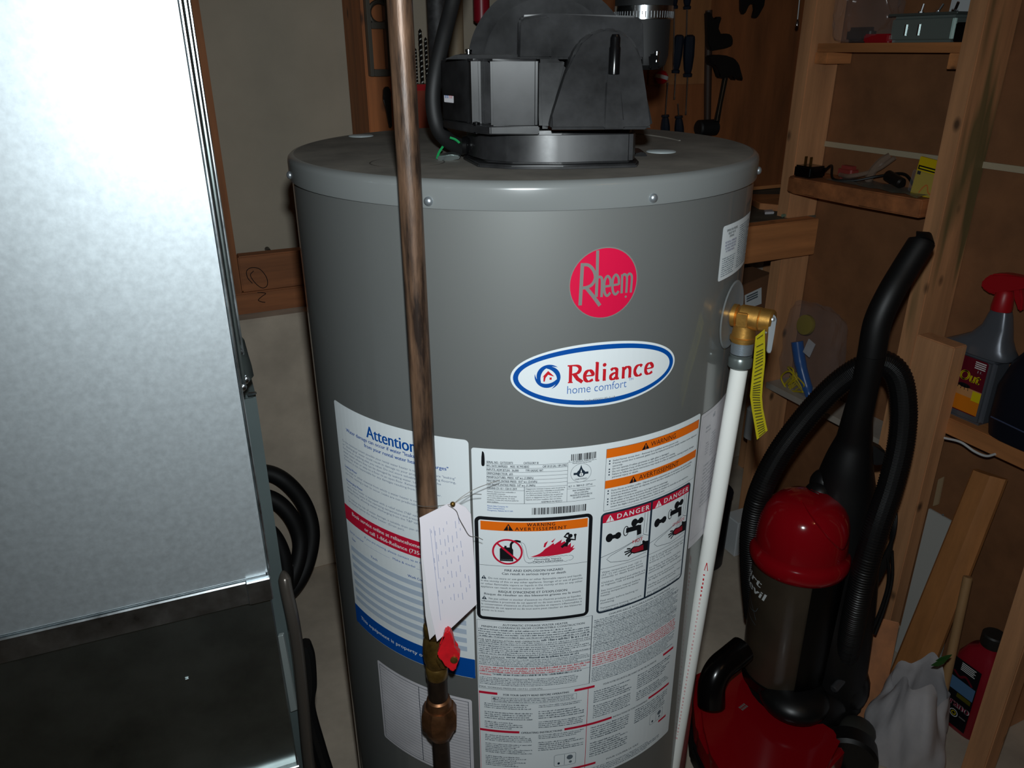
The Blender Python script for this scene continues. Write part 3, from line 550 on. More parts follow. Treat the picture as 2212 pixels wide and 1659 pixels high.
# scald danger panels
P.frame(85.8, 216.4, 705.4, 840.6, 6, 2.6, K, 1, 'danger_border'); P.rect(149.6, 152.4, 706, 840, K, 1, 'danger_divider')
for s0, hot, L_ in ((88.4, 'HOT', ('Water temperature over 125° F', '(52° C) can cause severe burns', 'instantly or death from scalds.', '', 'Children, disabled and elderly are', 'at highest risk of being scalded.', '', 'See instruction manual before', 'setting temperature at water', 'heater.', '', 'Feel water before bathing or', 'showering.', '', 'Temperature limiting valves are', 'available, see manual.')), (152.4, 'CHAUDE', ("L'eau à une température supérieure", 'à 52 °C (125 °F) peut causer des', 'brûlures ou la mort.', '', 'Le risque de brûlures est plus', 'élevé chez les enfants, les', 'personnes âgées ou handicapées.', '', "Lisez la notice d'instructions avant", 'de régler la température.', '', "Vérifiez la température de l'eau", 'avant le bain ou la douche.', '', 'Des valves limitant la température', 'sont disponibles, voir notice.'))):
    P.rect(s0, s0 + 61.4, 827.6, 838.0, i_red, 1, 'red_bar#' + hot); warn_tri(P, s0 + 8.5, 828.6, 8.2, i_white, i_red); P.text('DANGER', s0 + 17, 830, 6.0, i_white, 42, bold=.012, ls=1.3, lay=2)
    P.rect(s0, s0 + 61.4, 767, 767.4, K, 1, 'rules')
    for l in ([(s0 + 54, 827), (s0 + 53.5, 799)], [(s0 + 58, 827), (s0 + 57.5, 799.5)], [(s0 + 53.5, 799), (s0 + 61, 795)], [(s0 + 53.5, 797.5), (s0 + 24, 789), (s0, 783)], [(s0 + 60, 773), (s0 + 34, 770), (s0 + 12, 774), (s0 + 7, 779), (s0 + 12, 783), (s0 + 40, 793)]): P.line(l, .5, K, 1, 'tub_outline#' + hot)
    P.disc(s0 + 9, 807, 4.4, 5.6, i_black, 1, 'tap#' + hot, n=20); P.line([(s0 + 9, 807), (s0 + 20, 807.5)], 5, i_black, 1, 'tap#' + hot); P.disc(s0 + 19.5, 807.4, 4.2, 4.6, i_black, 1, 'tap#' + hot, n=8)
    P.disc(s0 + 40, 818.5, 4.2, 5.0, i_black, 1, 'tap#' + hot, n=20); P.line([(s0 + 40, 818), (s0 + 50, 819)], 4.4, i_black, 1, 'tap#' + hot); P.disc(s0 + 48.5, 819, 3.8, 4.2, i_black, 1, 'tap#' + hot, n=8)
    P.ring(s0 + 29.5, 810.5, 3.6, 6.6, 1.1, i_black, 1, 'tap#' + hot, n=24); P.line([(s0 + 29.5, 811), (s0 + 47, 810.6)], 6.4, i_black, 1, 'tap#' + hot); P.line([(s0 + 46.5, 813), (s0 + 47.5, 800.5)], 6, i_black, 1, 'tap#' + hot)
    for k in range(5): P.line([(s0 + 45 + k * 1.3, 800), (s0 + 42 + k * 2.1, 784)], .35, K, 1, 'water_jet')
    P.text(hot, s0 + 46, 791.6, 4.2, i_pink if hot != 'HOT' else i_rred, 14 if hot == 'HOT' else 22, 'C', .01, lay=3, rot=.02)
    P.poly([(s0 + 61.2, 775), (s0 + 61.2, 788), (s0 + 57, 788.6), (s0 + 54, 791), (s0 + 52.5, 790), (s0 + 53, 786.8), (s0 + 48, 785.4), (s0 + 41, 786.8), (s0 + 37, 784.6), (s0 + 36.5, 780), (s0 + 42, 776.8), (s0 + 52, 775.8)], i_black, 2, 'hand#' + hot)
    P.poly([(s0 + 55, 778), (s0 + 54, 785), (s0 + 48, 784.4), (s0 + 41, 785.4), (s0 + 38.5, 783), (s0 + 38.5, 780.4), (s0 + 43, 778)], i_dred, 3, 'hand#' + hot)
    for l in ([(s0 + 37, 785), (s0 + 32, 786.4)], [(s0 + 37, 783), (s0 + 29, 782.6)], [(s0 + 37, 781), (s0 + 30, 779)], [(s0 + 39, 779), (s0 + 34, 775.4)]): P.line(l, 1.8, i_black, 2, 'hand#' + hot)
    for i, tx in enumerate(L_):
        if tx: P.text(tx, s0 + 2, 761.4 - i * 3.55, 2.3, K, min(58, len(tx) * 1.78), bold=0)
# dense bilingual body text
P.frame(-51.4, 81.2, 603.6, 705.4, .3, .35, K, 1, 'rules'); P.rect(81, 81.7, 603.6, 705, K, 1, 'rules')
P.text('AUTOMATIC STORAGE WATER HEATER', 15, 699.4, 2.6, K, 74, 'C', .007); P.text('MINIMUM CLEARANCES FROM COMBUSTIBLE CONSTRUCTION', 13, 695.4, 2.6, K, 118, 'C', .007)
P.greek(-50, 80, 694, 681, 4, i_grey, seed=1); P.rect(-51, 81, 680.6, 680.9, K, 1, 'rules'); P.text('FOR SAFE INSTALLATION AND OPERATION', -50, 676.4, 2.4, K, 70, bold=.01); P.greek(22, 80, 681, 676, 1, i_grey, seed=9); P.greek(-50, 80, 676, 671, 2, i_grey, seed=2)
P.rect(-51, 81, 670.4, 670.7, K, 1, 'rules'); P.greek(-50, 80, 670, 656, 5, i_grey, seed=3); P.rect(-51, 81, 655.6, 655.9, K, 1, 'rules'); P.text('WATER LEAKAGE', -50, 651.8, 2.4, K, 30, bold=.01); P.greek(-18, 80, 656, 651.4, 1, i_grey, seed=13); P.greek(-50, 80, 651.4, 640, 5, i_grey, seed=4)
P.rect(-51, 81, 639.6, 639.9, K, 1, 'rules'); P.greek(-34, 80, 639, 635, 1, i_pink, seed=5, fill=.7); P.greek(-50, 76, 635, 629, 2, i_pink, seed=15, fill=.7); P.text('CAUTION', -50, 635.6, 2.4, i_rred, 14, bold=.02); P.rect(-51, 81, 628.6, 628.9, K, 1, 'rules'); P.text('WARNING', -50, 624.8, 2.4, i_rred, 14, bold=.02); P.greek(-34, 70, 629, 625, 1, i_grey, seed=6); P.greek(-50, 66, 622.5, 610, 5, i_grey, seed=7); P.text('MAX. WORKING PRESSURE 150 P.S.I. (1034 kPa)', -50, 605.2, 2.5, K, 74, bold=0)
P.text('CHAUFFE-EAU À ACCUMULATION AUTOMATIQUE', 148, 700, 2.5, K, 92, 'C', .01); P.greek(84, 212, 698, 648, 20, i_grey, seed=21, ragged=.1); P.greek(84, 212, 647, 628, 6, i_pink, seed=22, fill=.7, ragged=.1); P.greek(84, 212, 627, 604, 9, i_grey, seed=23, ragged=.1)
for i in (688, 672, 660): P.rect(82, 214, i, i + .3, K, 1, 'rules')
# lighting instructions
for s0, s1, z, t in ((-51.4, -29, 599, 0), (63, 88.5, 599, 0), (-51.4, -3, 539, 0), (52, 114.5, 539, 0), (193, 214, 599.5, 0), (172, 212, 541, 0), (196, 212, 485, 0), (60, 95, 470, 0), (-51.4, 0, 470, 0)): P.rect(s0, s1, z - 3.6, z, i_red, 1, 'red_rule#%d%d' % (s0, z))
P.rect(80, 80.7, 448, 598, i_red, 1, 'red_rule'); P.rect(-51.4, -50.9, 470, 598, i_red, 1, 'red_rule#b')
P.text('FOR YOUR SAFETY READ BEFORE OPERATING', 17, 595.2, 2.8, K, 78, 'C', .02); P.text('OPERATING INSTRUCTIONS', 24, 535.2, 2.9, K, 50, 'C', .02); P.text('POUR VOTRE SÉCURITÉ À LIRE AVANT DE METTRE EN MARCHE', 140, 595.4, 2.5, K, 80, 'C', .008); P.text('INSTRUCTIONS DE FONCTIONNEMENT', 143, 536, 2.5, K, 54, 'C', .008); P.text('POUR COUPER LE GAZ', 135, 467, 2.5, K, 50, 'C', .008)
P.frame(-36, 66, 583, 592.6, .3, .3, K, 1, 'rules'); P.greek(-34, 64, 592, 584, 3, i_grey, seed=31); warn_tri(P, -33, 588.6, 3.4, K)
for s0, s1, zt, zb_, n, sd in ((-45, 12, 582, 573, 3, 41), (-45, 12, 569, 556, 4, 42), (-45, 0, 553, 541, 4, 43), (20, 72, 581, 576, 2, 44), (20, 76, 572, 558, 4, 45), (20, 76, 555, 543, 4, 46), (-45, 12, 531, 520, 4, 47), (-45, 12, 517, 500, 6, 48), (-45, 5, 496, 478, 6, 49), (20, 76, 533, 525, 3, 50), (20, 76, 521, 505, 5, 51), (88, 140, 590, 570, 6, 52), (88, 140, 567, 545, 7, 53), (150, 208, 590, 566, 7, 54), (150, 208, 562, 546, 5, 55), (86, 140, 532, 510, 6, 56), (86, 140, 506, 480, 7, 57), (150, 208, 533, 508, 7, 58), (-45, 72, 465, 450, 5, 59), (86, 200, 462, 450, 4, 60)): P.greek(s0, s1, zt, zb_, n, i_grey, seed=sd, ragged=.35)
for s0, z0, k in ((40, 476, 1), (178, 488, .9)):   # little drawings of the gas control
    P.frame(s0, s0 + 28 * k, z0, z0 + 20 * k, 3, .5, i_grey, 1, 'valve_drawing'); P.rect(s0 + 13 * k, s0 + 13.5 * k, z0 + 1, z0 + 19 * k, i_grey, 1, 'valve_drawing'); P.disc(s0 + 20 * k, z0 + 13 * k, 4 * k, 4 * k, i_grey, 1, 'valve_drawing', n=16); P.disc(s0 + 6 * k, z0 + 5 * k, 1.6, 2, K, 1, 'valve_drawing', n=10); P.disc(s0 + 21 * k, z0 + 5 * k, 2, 2, i_grey, 1, 'valve_drawing', n=10)
P.finish()

# ---- rental notice with red and blue bands
o, P = label('rental_notice', -247.5, -55, 616, 933, 4.5, lab='white rental notice with red and blue bands')
P.text('Attention', -184.5, 908.0, 14.5, i_blue, 69, bold=.012, lay=1); P.text('Water damage can occur if water "leaks" and/or', -223.5, 901.3, 4.4, i_blue, 128, bold=.012, lay=1); P.text('from your rental water heater discharges"', -190, 894.0, 4.4, i_blue, 112, bold=.012, lay=1)
ink_soft = ink('ink_soft_blue', (104, 116, 140)); NT = ('To the maximum extent possible your rental water heater is not located where "leaking"', 'or "discharging" water could result in damage to your property, including flooring,', 'furniture or anything else you value. Do not store valuable items near the', 'water heater where they can be damaged by leaking water. Leaking', 'water may drain or seep to a floor to an open floor. Reliance Home', 'Comfort is not responsible for any damages resulting from "leaking" water.', '', 'Leaking Water', 'The steel or other material from which a water heater is constructed will eventually', 'corrode, causing a leak to occur. Leaks are not predictable.', '', 'Discharging Water', 'Your water heater is equipped with a relief valve (T&P valve). This important', 'safety device opens if the operating temperature and pressure', 'exceed limits, allowing water discharging from the T&P valve.', '', 'To reduce the risk of water damage, a suitable drain pan should', 'be installed below the water heater. (Drain pan).')
for i, tx in enumerate(NT):
    if tx: P.text(tx, -235, 884.4 - i * 4.75, 2.7, ink_soft if len(tx) > 20 else i_blue, min(165, len(tx) * 2.0), bold=0 if len(tx) > 20 else .02, lay=1, name='fine_print')
P.rect(-247.5, -55, 773.4, 795.2, i_red, 1, 'red_band'); P.text('Book service online at reliancehomecomfort.com', -229, 786.6, 5.0, i_white, 152, bold=.008); P.text('or call 1-866-Reliance (735-4262)', -204, 777.4, 5.0, i_white, 106, bold=.008)
P.text('If you are moving, please contact us at the number above.', -206, 765.5, 3.0, i_blue, 128, lay=1); P.text('Serial number ________________   Make & model ____________________', -240, 757.5, 2.9, i_blue, 172, lay=1); P.text('Date', -236, 748.4, 3.0, i_blue, 8, lay=1, bold=.01); P.text('Tech', -197, 742.6, 3.0, i_blue, 12, lay=1, bold=.01); P.text('Work Completed', -137, 741.5, 3.4, i_blue, 34, lay=1, bold=.01)
for k in range(7): P.rect(-241, -64, 731 - k * 12.6, 738 - k * 12.6, i_stripe, 1, 'stripe#%d' % k)
P.poly(rr(-247.5, -55, 616.6, 645.2, 1), i_blue, 1, 'blue_band'); P.text('This equipment is property of Reliance', -233, 628.6, 5.2, i_white, 146, bold=.004)
P.finish()
# ---- ruled service record
o, P = label('service_record', -203.6, -60.5, 448, 581.5, 3, off_lab, lab='ruled white service record card')
P.frame(-199.6, -64.5, 452, 577.5, .4, .7, i_navy, 1, 'rules'); P.rect(-132.8, -131.9, 452, 577, i_navy, 1, 'rules')
for k in range(1, 26): P.rect(-199, -65, 577 - k * 4.85, 577.35 - k * 4.85, i_navy, 1, 'rules')
P.finish()
# ---- upper right instruction label and the faded one by the drain pipe
o, P = label('side_instruction_label', 230.8, 330, 1073.6, 1131.6, 3, lab='white instruction label curling round the right side')
for i, (tx, wd) in enumerate((('TEMPERATURE & PRESSURE', 28), ('RELIEF VALVE', 18), ('OPENING', 12))): P.text(tx, 253, 1124.6 - i * 3.4, 2.4, i_black, wd, 'C', .007)
for i, (tx, wd) in enumerate((('MUST INSTALL A TEMPERATURE', 29), ('AND PRESSURE RELIEF VALVE', 29), ('ACCORDING TO INSTRUCTION', 27), ('IN OWNERS MANUAL', 22))): P.text(tx, 253, 1112.4 - i * 3.2, 2.2, i_purple, wd, 'C', .007)
P.greek(236, 268, 1098, 1077, 9, i_grey, seed=70); P.greek(276, 326, 1126, 1078, 20, i_grey, seed=71); P.rect(271.5, 271.9, 1077, 1098, i_grey, 1, 'rules')
P.finish()
o, P = label('faded_label', 226, 330, 741, 921, 2, off_lab, lab='faded white label behind the white pipe')
P.frame(229, 326, 752, 917, .5, .4, i_faint, 1, 'rules')
for a_, b_, c_, d_, n, sd in ((240, 252, 902, 892, 2, 80), (256, 262, 915, 905, 1, 83), (244, 252, 880, 862, 5, 81), (258, 270, 888, 855, 9, 82), (244, 320, 850, 790, 12, 84)): P.greek(a_, b_, c_, d_, n, i_faint, seed=sd)
P.finish()

# ---- relief valve and discharge pipe (parts of the heater)
n_ = hn(274); tn = Vector((-n_.y, n_.x, 0)); v0 = hpt(274, 1027)
bm = B(); lathe(bm, [(.012, .0015), (.036, .0012), (.0385, .003), (.037, .0042), (.013, .0032)], v0, n_, 48); OBJ('escutcheon', bm, esc_m, wh, 40)
bm = B(); lathe(bm, [(.009, 0), (.009, .004), (.0125, .0045), (.0125, .009), (.0105, .0095), (.0118, .012), (.0132, .014), (.0132, .034), (.0122, .035), (.0128, .036), (.0128, .047), (.011, .049)], v0, n_, 32)
tc_ = v0 + n_ * .0185; lathe(bm, [(.0128, -.0285), (.0128, -.0266), (.0145, -.026), (.0145, -.0224), (.0131, -.0218), (.0127, -.018), (.0113, -.008), (.0113, .002)], tc_, UZ, 32)
box(bm, (-.006, -.0145, -.008), (.006, 0, .008), Matrix.Translation(tc_) @ Matrix.Rotation(math.atan2(n_.y, n_.x), 4, 'Z'), .001)
rv = OBJ('relief_valve', bm, brass, wh, 24, label='brass relief valve')
bm = B(); lathe(bm, [(.0045, .047), (.0045, .0515)], v0, n_, 14)
ld = (v0 + n_ * .052 - O).dot(_fw)
prism(bm, [WT(x, y, ld - .006) for x, y in ((1660, 688), (1664, 680), (1671, 678), (1677, 684), (1677, 692), (1673, 720), (1668, 756), (1665, 763), (1659, 763), (1656, 757), (1660, 722))], _fw * .0022, .0006, 1)
prism(bm, [WT(x, y, ld + .002) for x, y in ((1653, 690), (1658, 677), (1665, 676), (1667, 684), (1664, 712), (1655, 722), (1652, 716))], _fw * .004, .0006, 1)
lathe(bm, [(.0026, 0), (.0024, .0015), (.001, .0022)], WT(1669, 690, ld - .0062), -_fw, 12)
OBJ('lever', bm, screw_m, rv, 30)
def off(z): return tc_ + Vector((0, 0, z - tc_.z))
bm = B(); pr = []; z = -.0425
while z < -.0276: pr += [(.0112, z), (.0121, z + .0006)]; z += .0012
lathe(bm, pr, tc_, n=28); OBJ('nipple', bm, screw_m, rv, 20)
pv0 = tc_ + UZ * -.058; pv1 = pv0 + (Vector((0, 0, 0)) - UZ * (pv0.z - .03)) - CR * .040
axp = (pv0 - pv1).normalized()
bm = B(); cyl(bm, pv1, pv0, .0098, 28); dp = OBJ('discharge_pipe', bm, pvc, wh, 40, label='white plastic discharge pipe')
bm = B(); lathe(bm, [(.0125, -.0445), (.0125, -.0425), (.0118, -.046), (.0122, -.047), (.0132, -.0485), (.0132, -.0575), (.0115, -.0595), (.0102, -.060)][::-1], tc_, n=28); OBJ('adapter_ring', bm, mat('grey_adapter', (112, 120, 118), .3, .6), dp)
fr = -CF; side = axp.cross(fr).normalized(); fr2 = side.cross(axp).normalized()
def pmap(s, z, l): a = s / 9.8; return pv0 - axp * (z / 1000) + (fr2 * math.cos(a) + side * math.sin(a)) * (.0100 + .0001 * l)
ink('ink_palepink', (222, 176, 176)); P = Print(pmap, dp, 2); sgn = 1 if side.dot(CR) > 0 else -1
P.line([(-3 * sgn, 262), (-4.5 * sgn, 274), (-.5 * sgn, 274), (-3 * sgn, 262)], .9, i_rred, 1, 'red_marking')
for k in range(46): P.rect(-4 * sgn - 1.0 + .3 * (k % 3), -4 * sgn + 1.1, 280 + k * 6.2, 280 + k * 6.2 + (3.4 if k % 4 else 2), i_rred if k < 6 else MATS['ink_palepink'], 1, 'red_marking')
P.finish()
bm = B(); LR = [((1632, 727), (1652, 711)), ((1629, 760), (1653, 750)), ((1626, 795), (1653, 780)), ((1622, 835), (1648, 826)), ((1620, 855), (1646, 857)), ((1624, 885), (1648, 882)), ((1630, 920), (1654, 912)), ((1635, 950), (1658, 930))]
dpt = [.835, .838, .84, .842, .842, .846, .85, .853]
grid = [[WT(a[0] + (b[0] - a[0]) * t, a[1] + (b[1] - a[1]) * t, d - .012 * t) for t in (0, .5, 1)] for (a, b), d in zip(LR, dpt)]
sheet(bm, grid, .0004); yt = OBJ('warning_tag', bm, yellow_tag, rv, 30, label='yellow printed warning tag')
bm = B()
for i, (a, b) in enumerate(zip(LR, LR[1:])):
    m_ = 5 if i else 2
    for k in range(m_):
        f = (k + .5) / m_; d = dpt[i] + (dpt[i + 1] - dpt[i]) * f - .0012
        lx, ly = a[0][0] + (b[0][0] - a[0][0]) * f, a[0][1] + (b[0][1] - a[0][1]) * f; rx, ry = a[1][0] + (b[1][0] - a[1][0]) * f, a[1][1] + (b[1][1] - a[1][1]) * f
        q = [WT(lx + (rx - lx) * t, ly + (ry - ly) * t + o_, d - .012 * t) for t, o_ in ((.2, -1.2), (.82, -1.2), (.82, 1.2), (.2, 1.2))]
        vs = [bm.verts.new(p) for p in q]; bm.faces.new(vs[::-1])
OBJ('fine_print', bm, ink('ink_olive', (70, 66, 20)), yt, 0)

# ---- power vent blower (a part of the heater, bolted on its lid)
Z0 = 1.1905
def plan(pts, z0, z1, bev=.003, bm=None, tilt=0):
    bm = bm or B(); t = bmesh.new(); n = len(pts); k = (z1 - z0) * math.tan(math.radians(tilt))
    addmesh(t, [cam2(x, y, z0) for x, y in pts] + [cam2(x, y + (k if y < .87 else 0), z1) for x, y in pts], [tuple(range(n - 1, -1, -1)), tuple(range(n, 2 * n))] + [(i, (i + 1) % n, (i + 1) % n + n, i + n) for i in range(n)])
    return merge(bm, t, None, bev)
zt = WC(1130, 284, .775).z
bm = B(); plan([(-.046, .836), (-.026, .792), (.0, .776), (.05, .773), (.118, .782), (.124, .80), (.126, .95), (-.046, .95)], Z0 + .003, zt, .004, bm, 7)
plan([(-.050, .842), (-.032, .783), (.0, .768), (.05, .766), (.122, .776), (.128, .80), (.13, .955), (-.05, .955)], Z0, Z0 + .005, .0015, bm)
bl = OBJ('blower', bm, blackp, wh, 40, label='black plastic blower unit with hood and motor box')
def slab(name, pts, y0, y1, bev=.003, m=blackp, seg=2, bm=None, ret=False, tilt=-15):
    """outline traced on the plane at camera-forward y0, given its real depth y1-y0"""
    bm = bm or B(); q = [WC(x, y, y0) for x, y in pts]; zr = min(p.z for p in q); prism(bm, [WC(x, y, y0 + (p.z - zr) * math.tan(math.radians(tilt))) for (x, y), p in zip(pts, q)], CF * (y1 - y0), bev, seg)
    return bm if ret else OBJ(name, bm, m, bl, 40)
za, zb_ = WC(1110, 276, .768).z, WC(1110, 127, .768).z
xp = lambda px, yc: (px - 1106) / 1829 * yc
bm = B(); plan([(xp(957, .86), .875), (xp(957, .855), .845), (xp(1010, .80), .805), (xp(1020, .795), .797), (xp(1020, .79), .786), (xp(1040, .785), .786), (xp(1042, .785), .795), (xp(1060, .785), .793), (xp(1062, .77), .768), (xp(1164, .77), .768), (xp(1169, .77), .775), (xp(1169, .8), .95), (xp(990, .9), .95)], za, zb_, .0022, bm, -2)
plan([(xp(957, .865), .872), (xp(958, .855), .838), (xp(1015, .79), .786), (xp(1060, .768), .766), (xp(1170, .768), .766), (xp(1172, .8), .95), (xp(990, .9), .95)], za - .006, za + .0015, .001, bm)
mb = OBJ('motor_box', bm, blackp, bl, 40)
lx = CR * (xp(1010, .80) - xp(957, .855)) + CF * (.805 - .845); lx.normalize(); ln = Vector((lx.y, -lx.x, 0)); ln = ln if ln.dot(CF) < 0 else -ln
q0 = cam2(xp(957, .855), .845, WC(975, 207, .83).z)
P = Print(flatmap(q0, lx, UZ, ln, .0002), bl, 0); P.rrect(4, 23, -6.5, 6.5, 1, off_lab, 1, 'sticker'); P.text('SEE CSA', 6, -2.4, 2.6, i_lblue, 7, bold=.02, name='sticker_text'); P.text('TI EAT', 14, -2.4, 2.6, i_pink, 7, bold=.02, name='sticker_text'); P.finish()
hood = [(1186, 281), (1193, 250), (1222, 160), (1236, 118), (1252, 90), (1276, 70), (1305, 60), (1332, 62), (1358, 75), (1376, 98), (1385, 128), (1396, 200), (1412, 274), (1400, 280)]
bm = slab('hood', hood, .740, .80, .009, ret=True, seg=4, tilt=22)
slab('hood', [(1160, 128), (1212, 128), (1225, 140), (1190, 279), (1165, 279)], .772, .85, .003, bm=bm, ret=True, tilt=16)
slab('hood', [(1311, 134), (1338, 134), (1338, 160), (1350, 279), (1304, 279)], .739, .75, .0012, bm=bm, ret=True, tilt=22)
OBJ('hood', bm, blackp, bl, 40)
bm = B(); p = WC(1326, 160, .758); lathe(bm, [(.0052, 0), (.0052, .022), (.0046, .023), (.0046, .030), (.0032, .033)], p, n=16); OBJ('post', bm, blackg, bl)
bm = slab('x', [(1120, 40), (1128, 32), (1180, 29), (1190, 29), (1375, 34), (1390, 46), (1392, 128), (1118, 128)], .80, .92, .007, ret=True, seg=4); OBJ('back_box', bm, blackp, bl, 40)
bm = slab('x', [(1120, 47), (1128, 38), (1187, 31), (1192, 128), (1118, 128)], .792, .82, .004, ret=True); OBJ('rounded_fin', bm, blackp, bl, 40)
def arcpx(cx, cy, r, a0, a1, n=20): return [(cx + r * math.cos(math.radians(a0 + (a1 - a0) * i / n)), cy - r * math.sin(math.radians(a0 + (a1 - a0) * i / n))) for i in range(n + 1)]
bm = slab('x', arcpx(1187, 135, 176, 15, 178, 32) + [(1010, 150), (1350, 150)], .90, .95, .004, ret=True)
slab('x', arcpx(1187, 135, 142, 15, 178, 32) + [(1046, 150), (1320, 150)], .865, .90, .004, bm=bm, ret=True); OBJ('scroll_housing', bm, blackp, bl, 40)
bm = slab('x', [(985, 118), (1170, 118), (1170, 128), (960, 128)], .80, .95, .001, ret=True); OBJ('cover_flange', bm, blackp, bl, 40)
ct = WC(1386, 100, .93); kz = lambda py: WC(1386, py, .93).z
bm = B(); lathe(bm, [(.020, kz(150)), (.027, kz(140)), (.0295, kz(120)), (.0295, kz(20)), (.031, kz(15)), (.031, kz(-60))], (ct.x, ct.y, 0), n=36); OBJ('vent_outlet', bm, rubber, bl)
bm = B(); cyl(bm, (ct.x, ct.y, kz(-58)), (ct.x, ct.y, 2.298), .029, 36); OBJ('exhaust_pipe', bm, pvc, bl)
bm = B(); lathe(bm, [(.0305, kz(44)), (.0318, kz(43)), (.0318, kz(14)), (.0305, kz(12))], (ct.x, ct.y, 0), n=48); hc = OBJ('hose_clamp', bm, chrome, bl)
bm = B()
for k in range(60):
    a = 2 * math.pi * k / 60; M_ = Matrix.Translation((ct.x + .0319 * math.cos(a), ct.y + .0319 * math.sin(a), 0)) @ Matrix.Rotation(a, 4, 'Z'); box(bm, (-.0002, -.0005, kz(40)), (.0003, .0005, kz(26)), M_)
OBJ('clamp_slots', bm, blackm, bl, 0)
bm = slab('x', [(1402, 118), (1424, 114), (1426, 148), (1404, 152)], .90, .93, .002, ret=True); OBJ('side_post', bm, blackg, bl, 40)
for px, py, c_ in ((998, 119, .84), (1012, 108, .87), (1131, 108, .83), (1138, 119, .80), (1029, 265, .784), (1419, 112, .90)):
    p = WC(px, py, c_); bm = B(); lathe(bm, [(.0028, -.008), (.0028, 0), (.0036, .0005), (.0036, .0025), (.0015, .0032)], p - UZ * .002, n=12); OBJ('bolt', bm, chrome if px != 1029 else blackg, bl)
bm = B(); tube(bm, crom([WC(x, y, c_) for x, y, c_ in ((1062, -1500, 1.02), (1045, -700, 1.0), (1010, -160, .94), (978, 0, .92), (958, 80, .90), (940, 160, .885), (935, 220, .88), (945, 275, .875), (970, 305, .865), (1000, 318, .85), (1016, 315, .84))], 8), .0082, 16); OBJ('power_cable', bm, rubber, bl)
p = WC(1008, 314, .835); bm = B(); lathe(bm, [(.009, -.004), (.0095, 0), (.008, .002), (.0095, .004), (.008, .007), (.009, .010)], p, CR, 18); OBJ('cable_gland', bm, blackg, bl)
for pl in ([(972, 297), (985, 302), (997, 313)], [(957, 316), (948, 330), (944, 343)]):
    bm = B(); tube(bm, crom([WC(x, y, .845) for x, y in pl], 6), .0013, 6); OBJ('ground_wire', bm, green, bl)
bm = slab('x', [(945, 338), (975, 333), (992, 336), (994, 343), (975, 347), (944, 347)], .835, .86, .001, m=chrome, ret=True); OBJ('foil_clip', bm, galv_low, bl, 20)
bm = slab('x', [(1372, 332), (1388, 328), (1398, 333), (1398, 339), (1372, 341)], .86, .90, .001, ret=True); OBJ('foot_tab', bm, blackp, bl, 30)

# ================================================================== gas pipe with valve and union
gx_, gy_ = .207, .648
gp = thing('gas_pipe', 'tarnished copper gas pipe running down in front of tank', 'pipe', (gx_, gy_, .2))
gz = lambda py: (lambda d: CH + d.z * ((CR * gx_).length * 0 + Vector((gx_, gy_, 0)).dot(CF)) / d.dot(CF))(ray(900, py))
bm = B(); cyl(bm, (gx_, gy_, gz(1352)), (gx_, gy_, 2.298), .0102, 28); OBJ('upper_pipe', bm, copper, gp)
bm = B(); lathe(bm, [(.0105, gz(1462)), (.0125, gz(1458)), (.0128, gz(1440)), (.011, gz(1436)), (.0135, gz(1425)), (.0145, gz(1405)), (.0135, gz(1382)), (.011, gz(1372)), (.0122, gz(1368)), (.0122, gz(1350)), (.0105, gz(1346))], (gx_, gy_, 0), n=28)
hp = Vector((gx_, gy_, gz(1408))); hd = (-CF * .8 + CR * .55).normalized(); cyl(bm, hp, hp + hd * .022, .007, 16); bv = OBJ('ball_valve', bm, brass_old, gp)
bm = B(); HD = [(957, 1376), (962, 1365), (970, 1364), (977, 1376), (982, 1398), (985, 1407), (992, 1411), (994, 1421), (988, 1434), (984, 1450), (976, 1453), (969, 1446), (964, 1436), (953, 1429), (945, 1419), (945, 1409), (952, 1402), (956, 1394)]
prism(bm, [WC(x, y, .632) for x, y in HD], CF * .010, .0016, 2); cyl(bm, WC(968, 1414, .641), WC(966, 1412, .664), .0055, 14)
hl = OBJ('handle', bm, red_knob, bv, 50, label='red vinyl coated handle')
bm = B(); lathe(bm, [(.004, 0), (.004, .002), (.0015, .0028)], WC(981, 1424, .6318), -CF, 12); OBJ('handle_screw', bm, brass_old, bv)
bm = B(); cyl(bm, (gx_, gy_, gz(1505)), (gx_, gy_, gz(1460)), .0112, 24); OBJ('nipple', bm, mat('dark_pipe', (52, 40, 32), .45, .6, var=.25, vscale=60), gp)
bm = B(); lathe(bm, [(.0112, gz(1506)), (.0135, gz(1509)), (.0148, gz(1518)), (.0155, gz(1532))][::-1], (gx_, gy_, 0), n=28)
lathe(bm, [(.0175, gz(1570)), (.0208, gz(1565)), (.0215, gz(1559)), (.0215, gz(1536)), (.0178, gz(1524))], (gx_, gy_, 0), n=8)
lathe(bm, [(.0105, gz(1592)), (.0125, gz(1589)), (.017, gz(1575)), (.0178, gz(1568))], (gx_, gy_, 0), n=28); OBJ('union_fitting', bm, bronze, gp, 28)
bm = B(); tube(bm, [Vector((gx_, gy_, gz(1588))), Vector((gx_, gy_, .32))] + [Vector((gx_ + .02 * (1 - math.cos(t)), gy_ + .02 * (1 - math.cos(t)) * .3, .32 - .03 * math.sin(t))) for t in (.5, 1, 1.57)], .0102, 20); OBJ('lower_pipe', bm, MATS['dark_pipe'], gp)

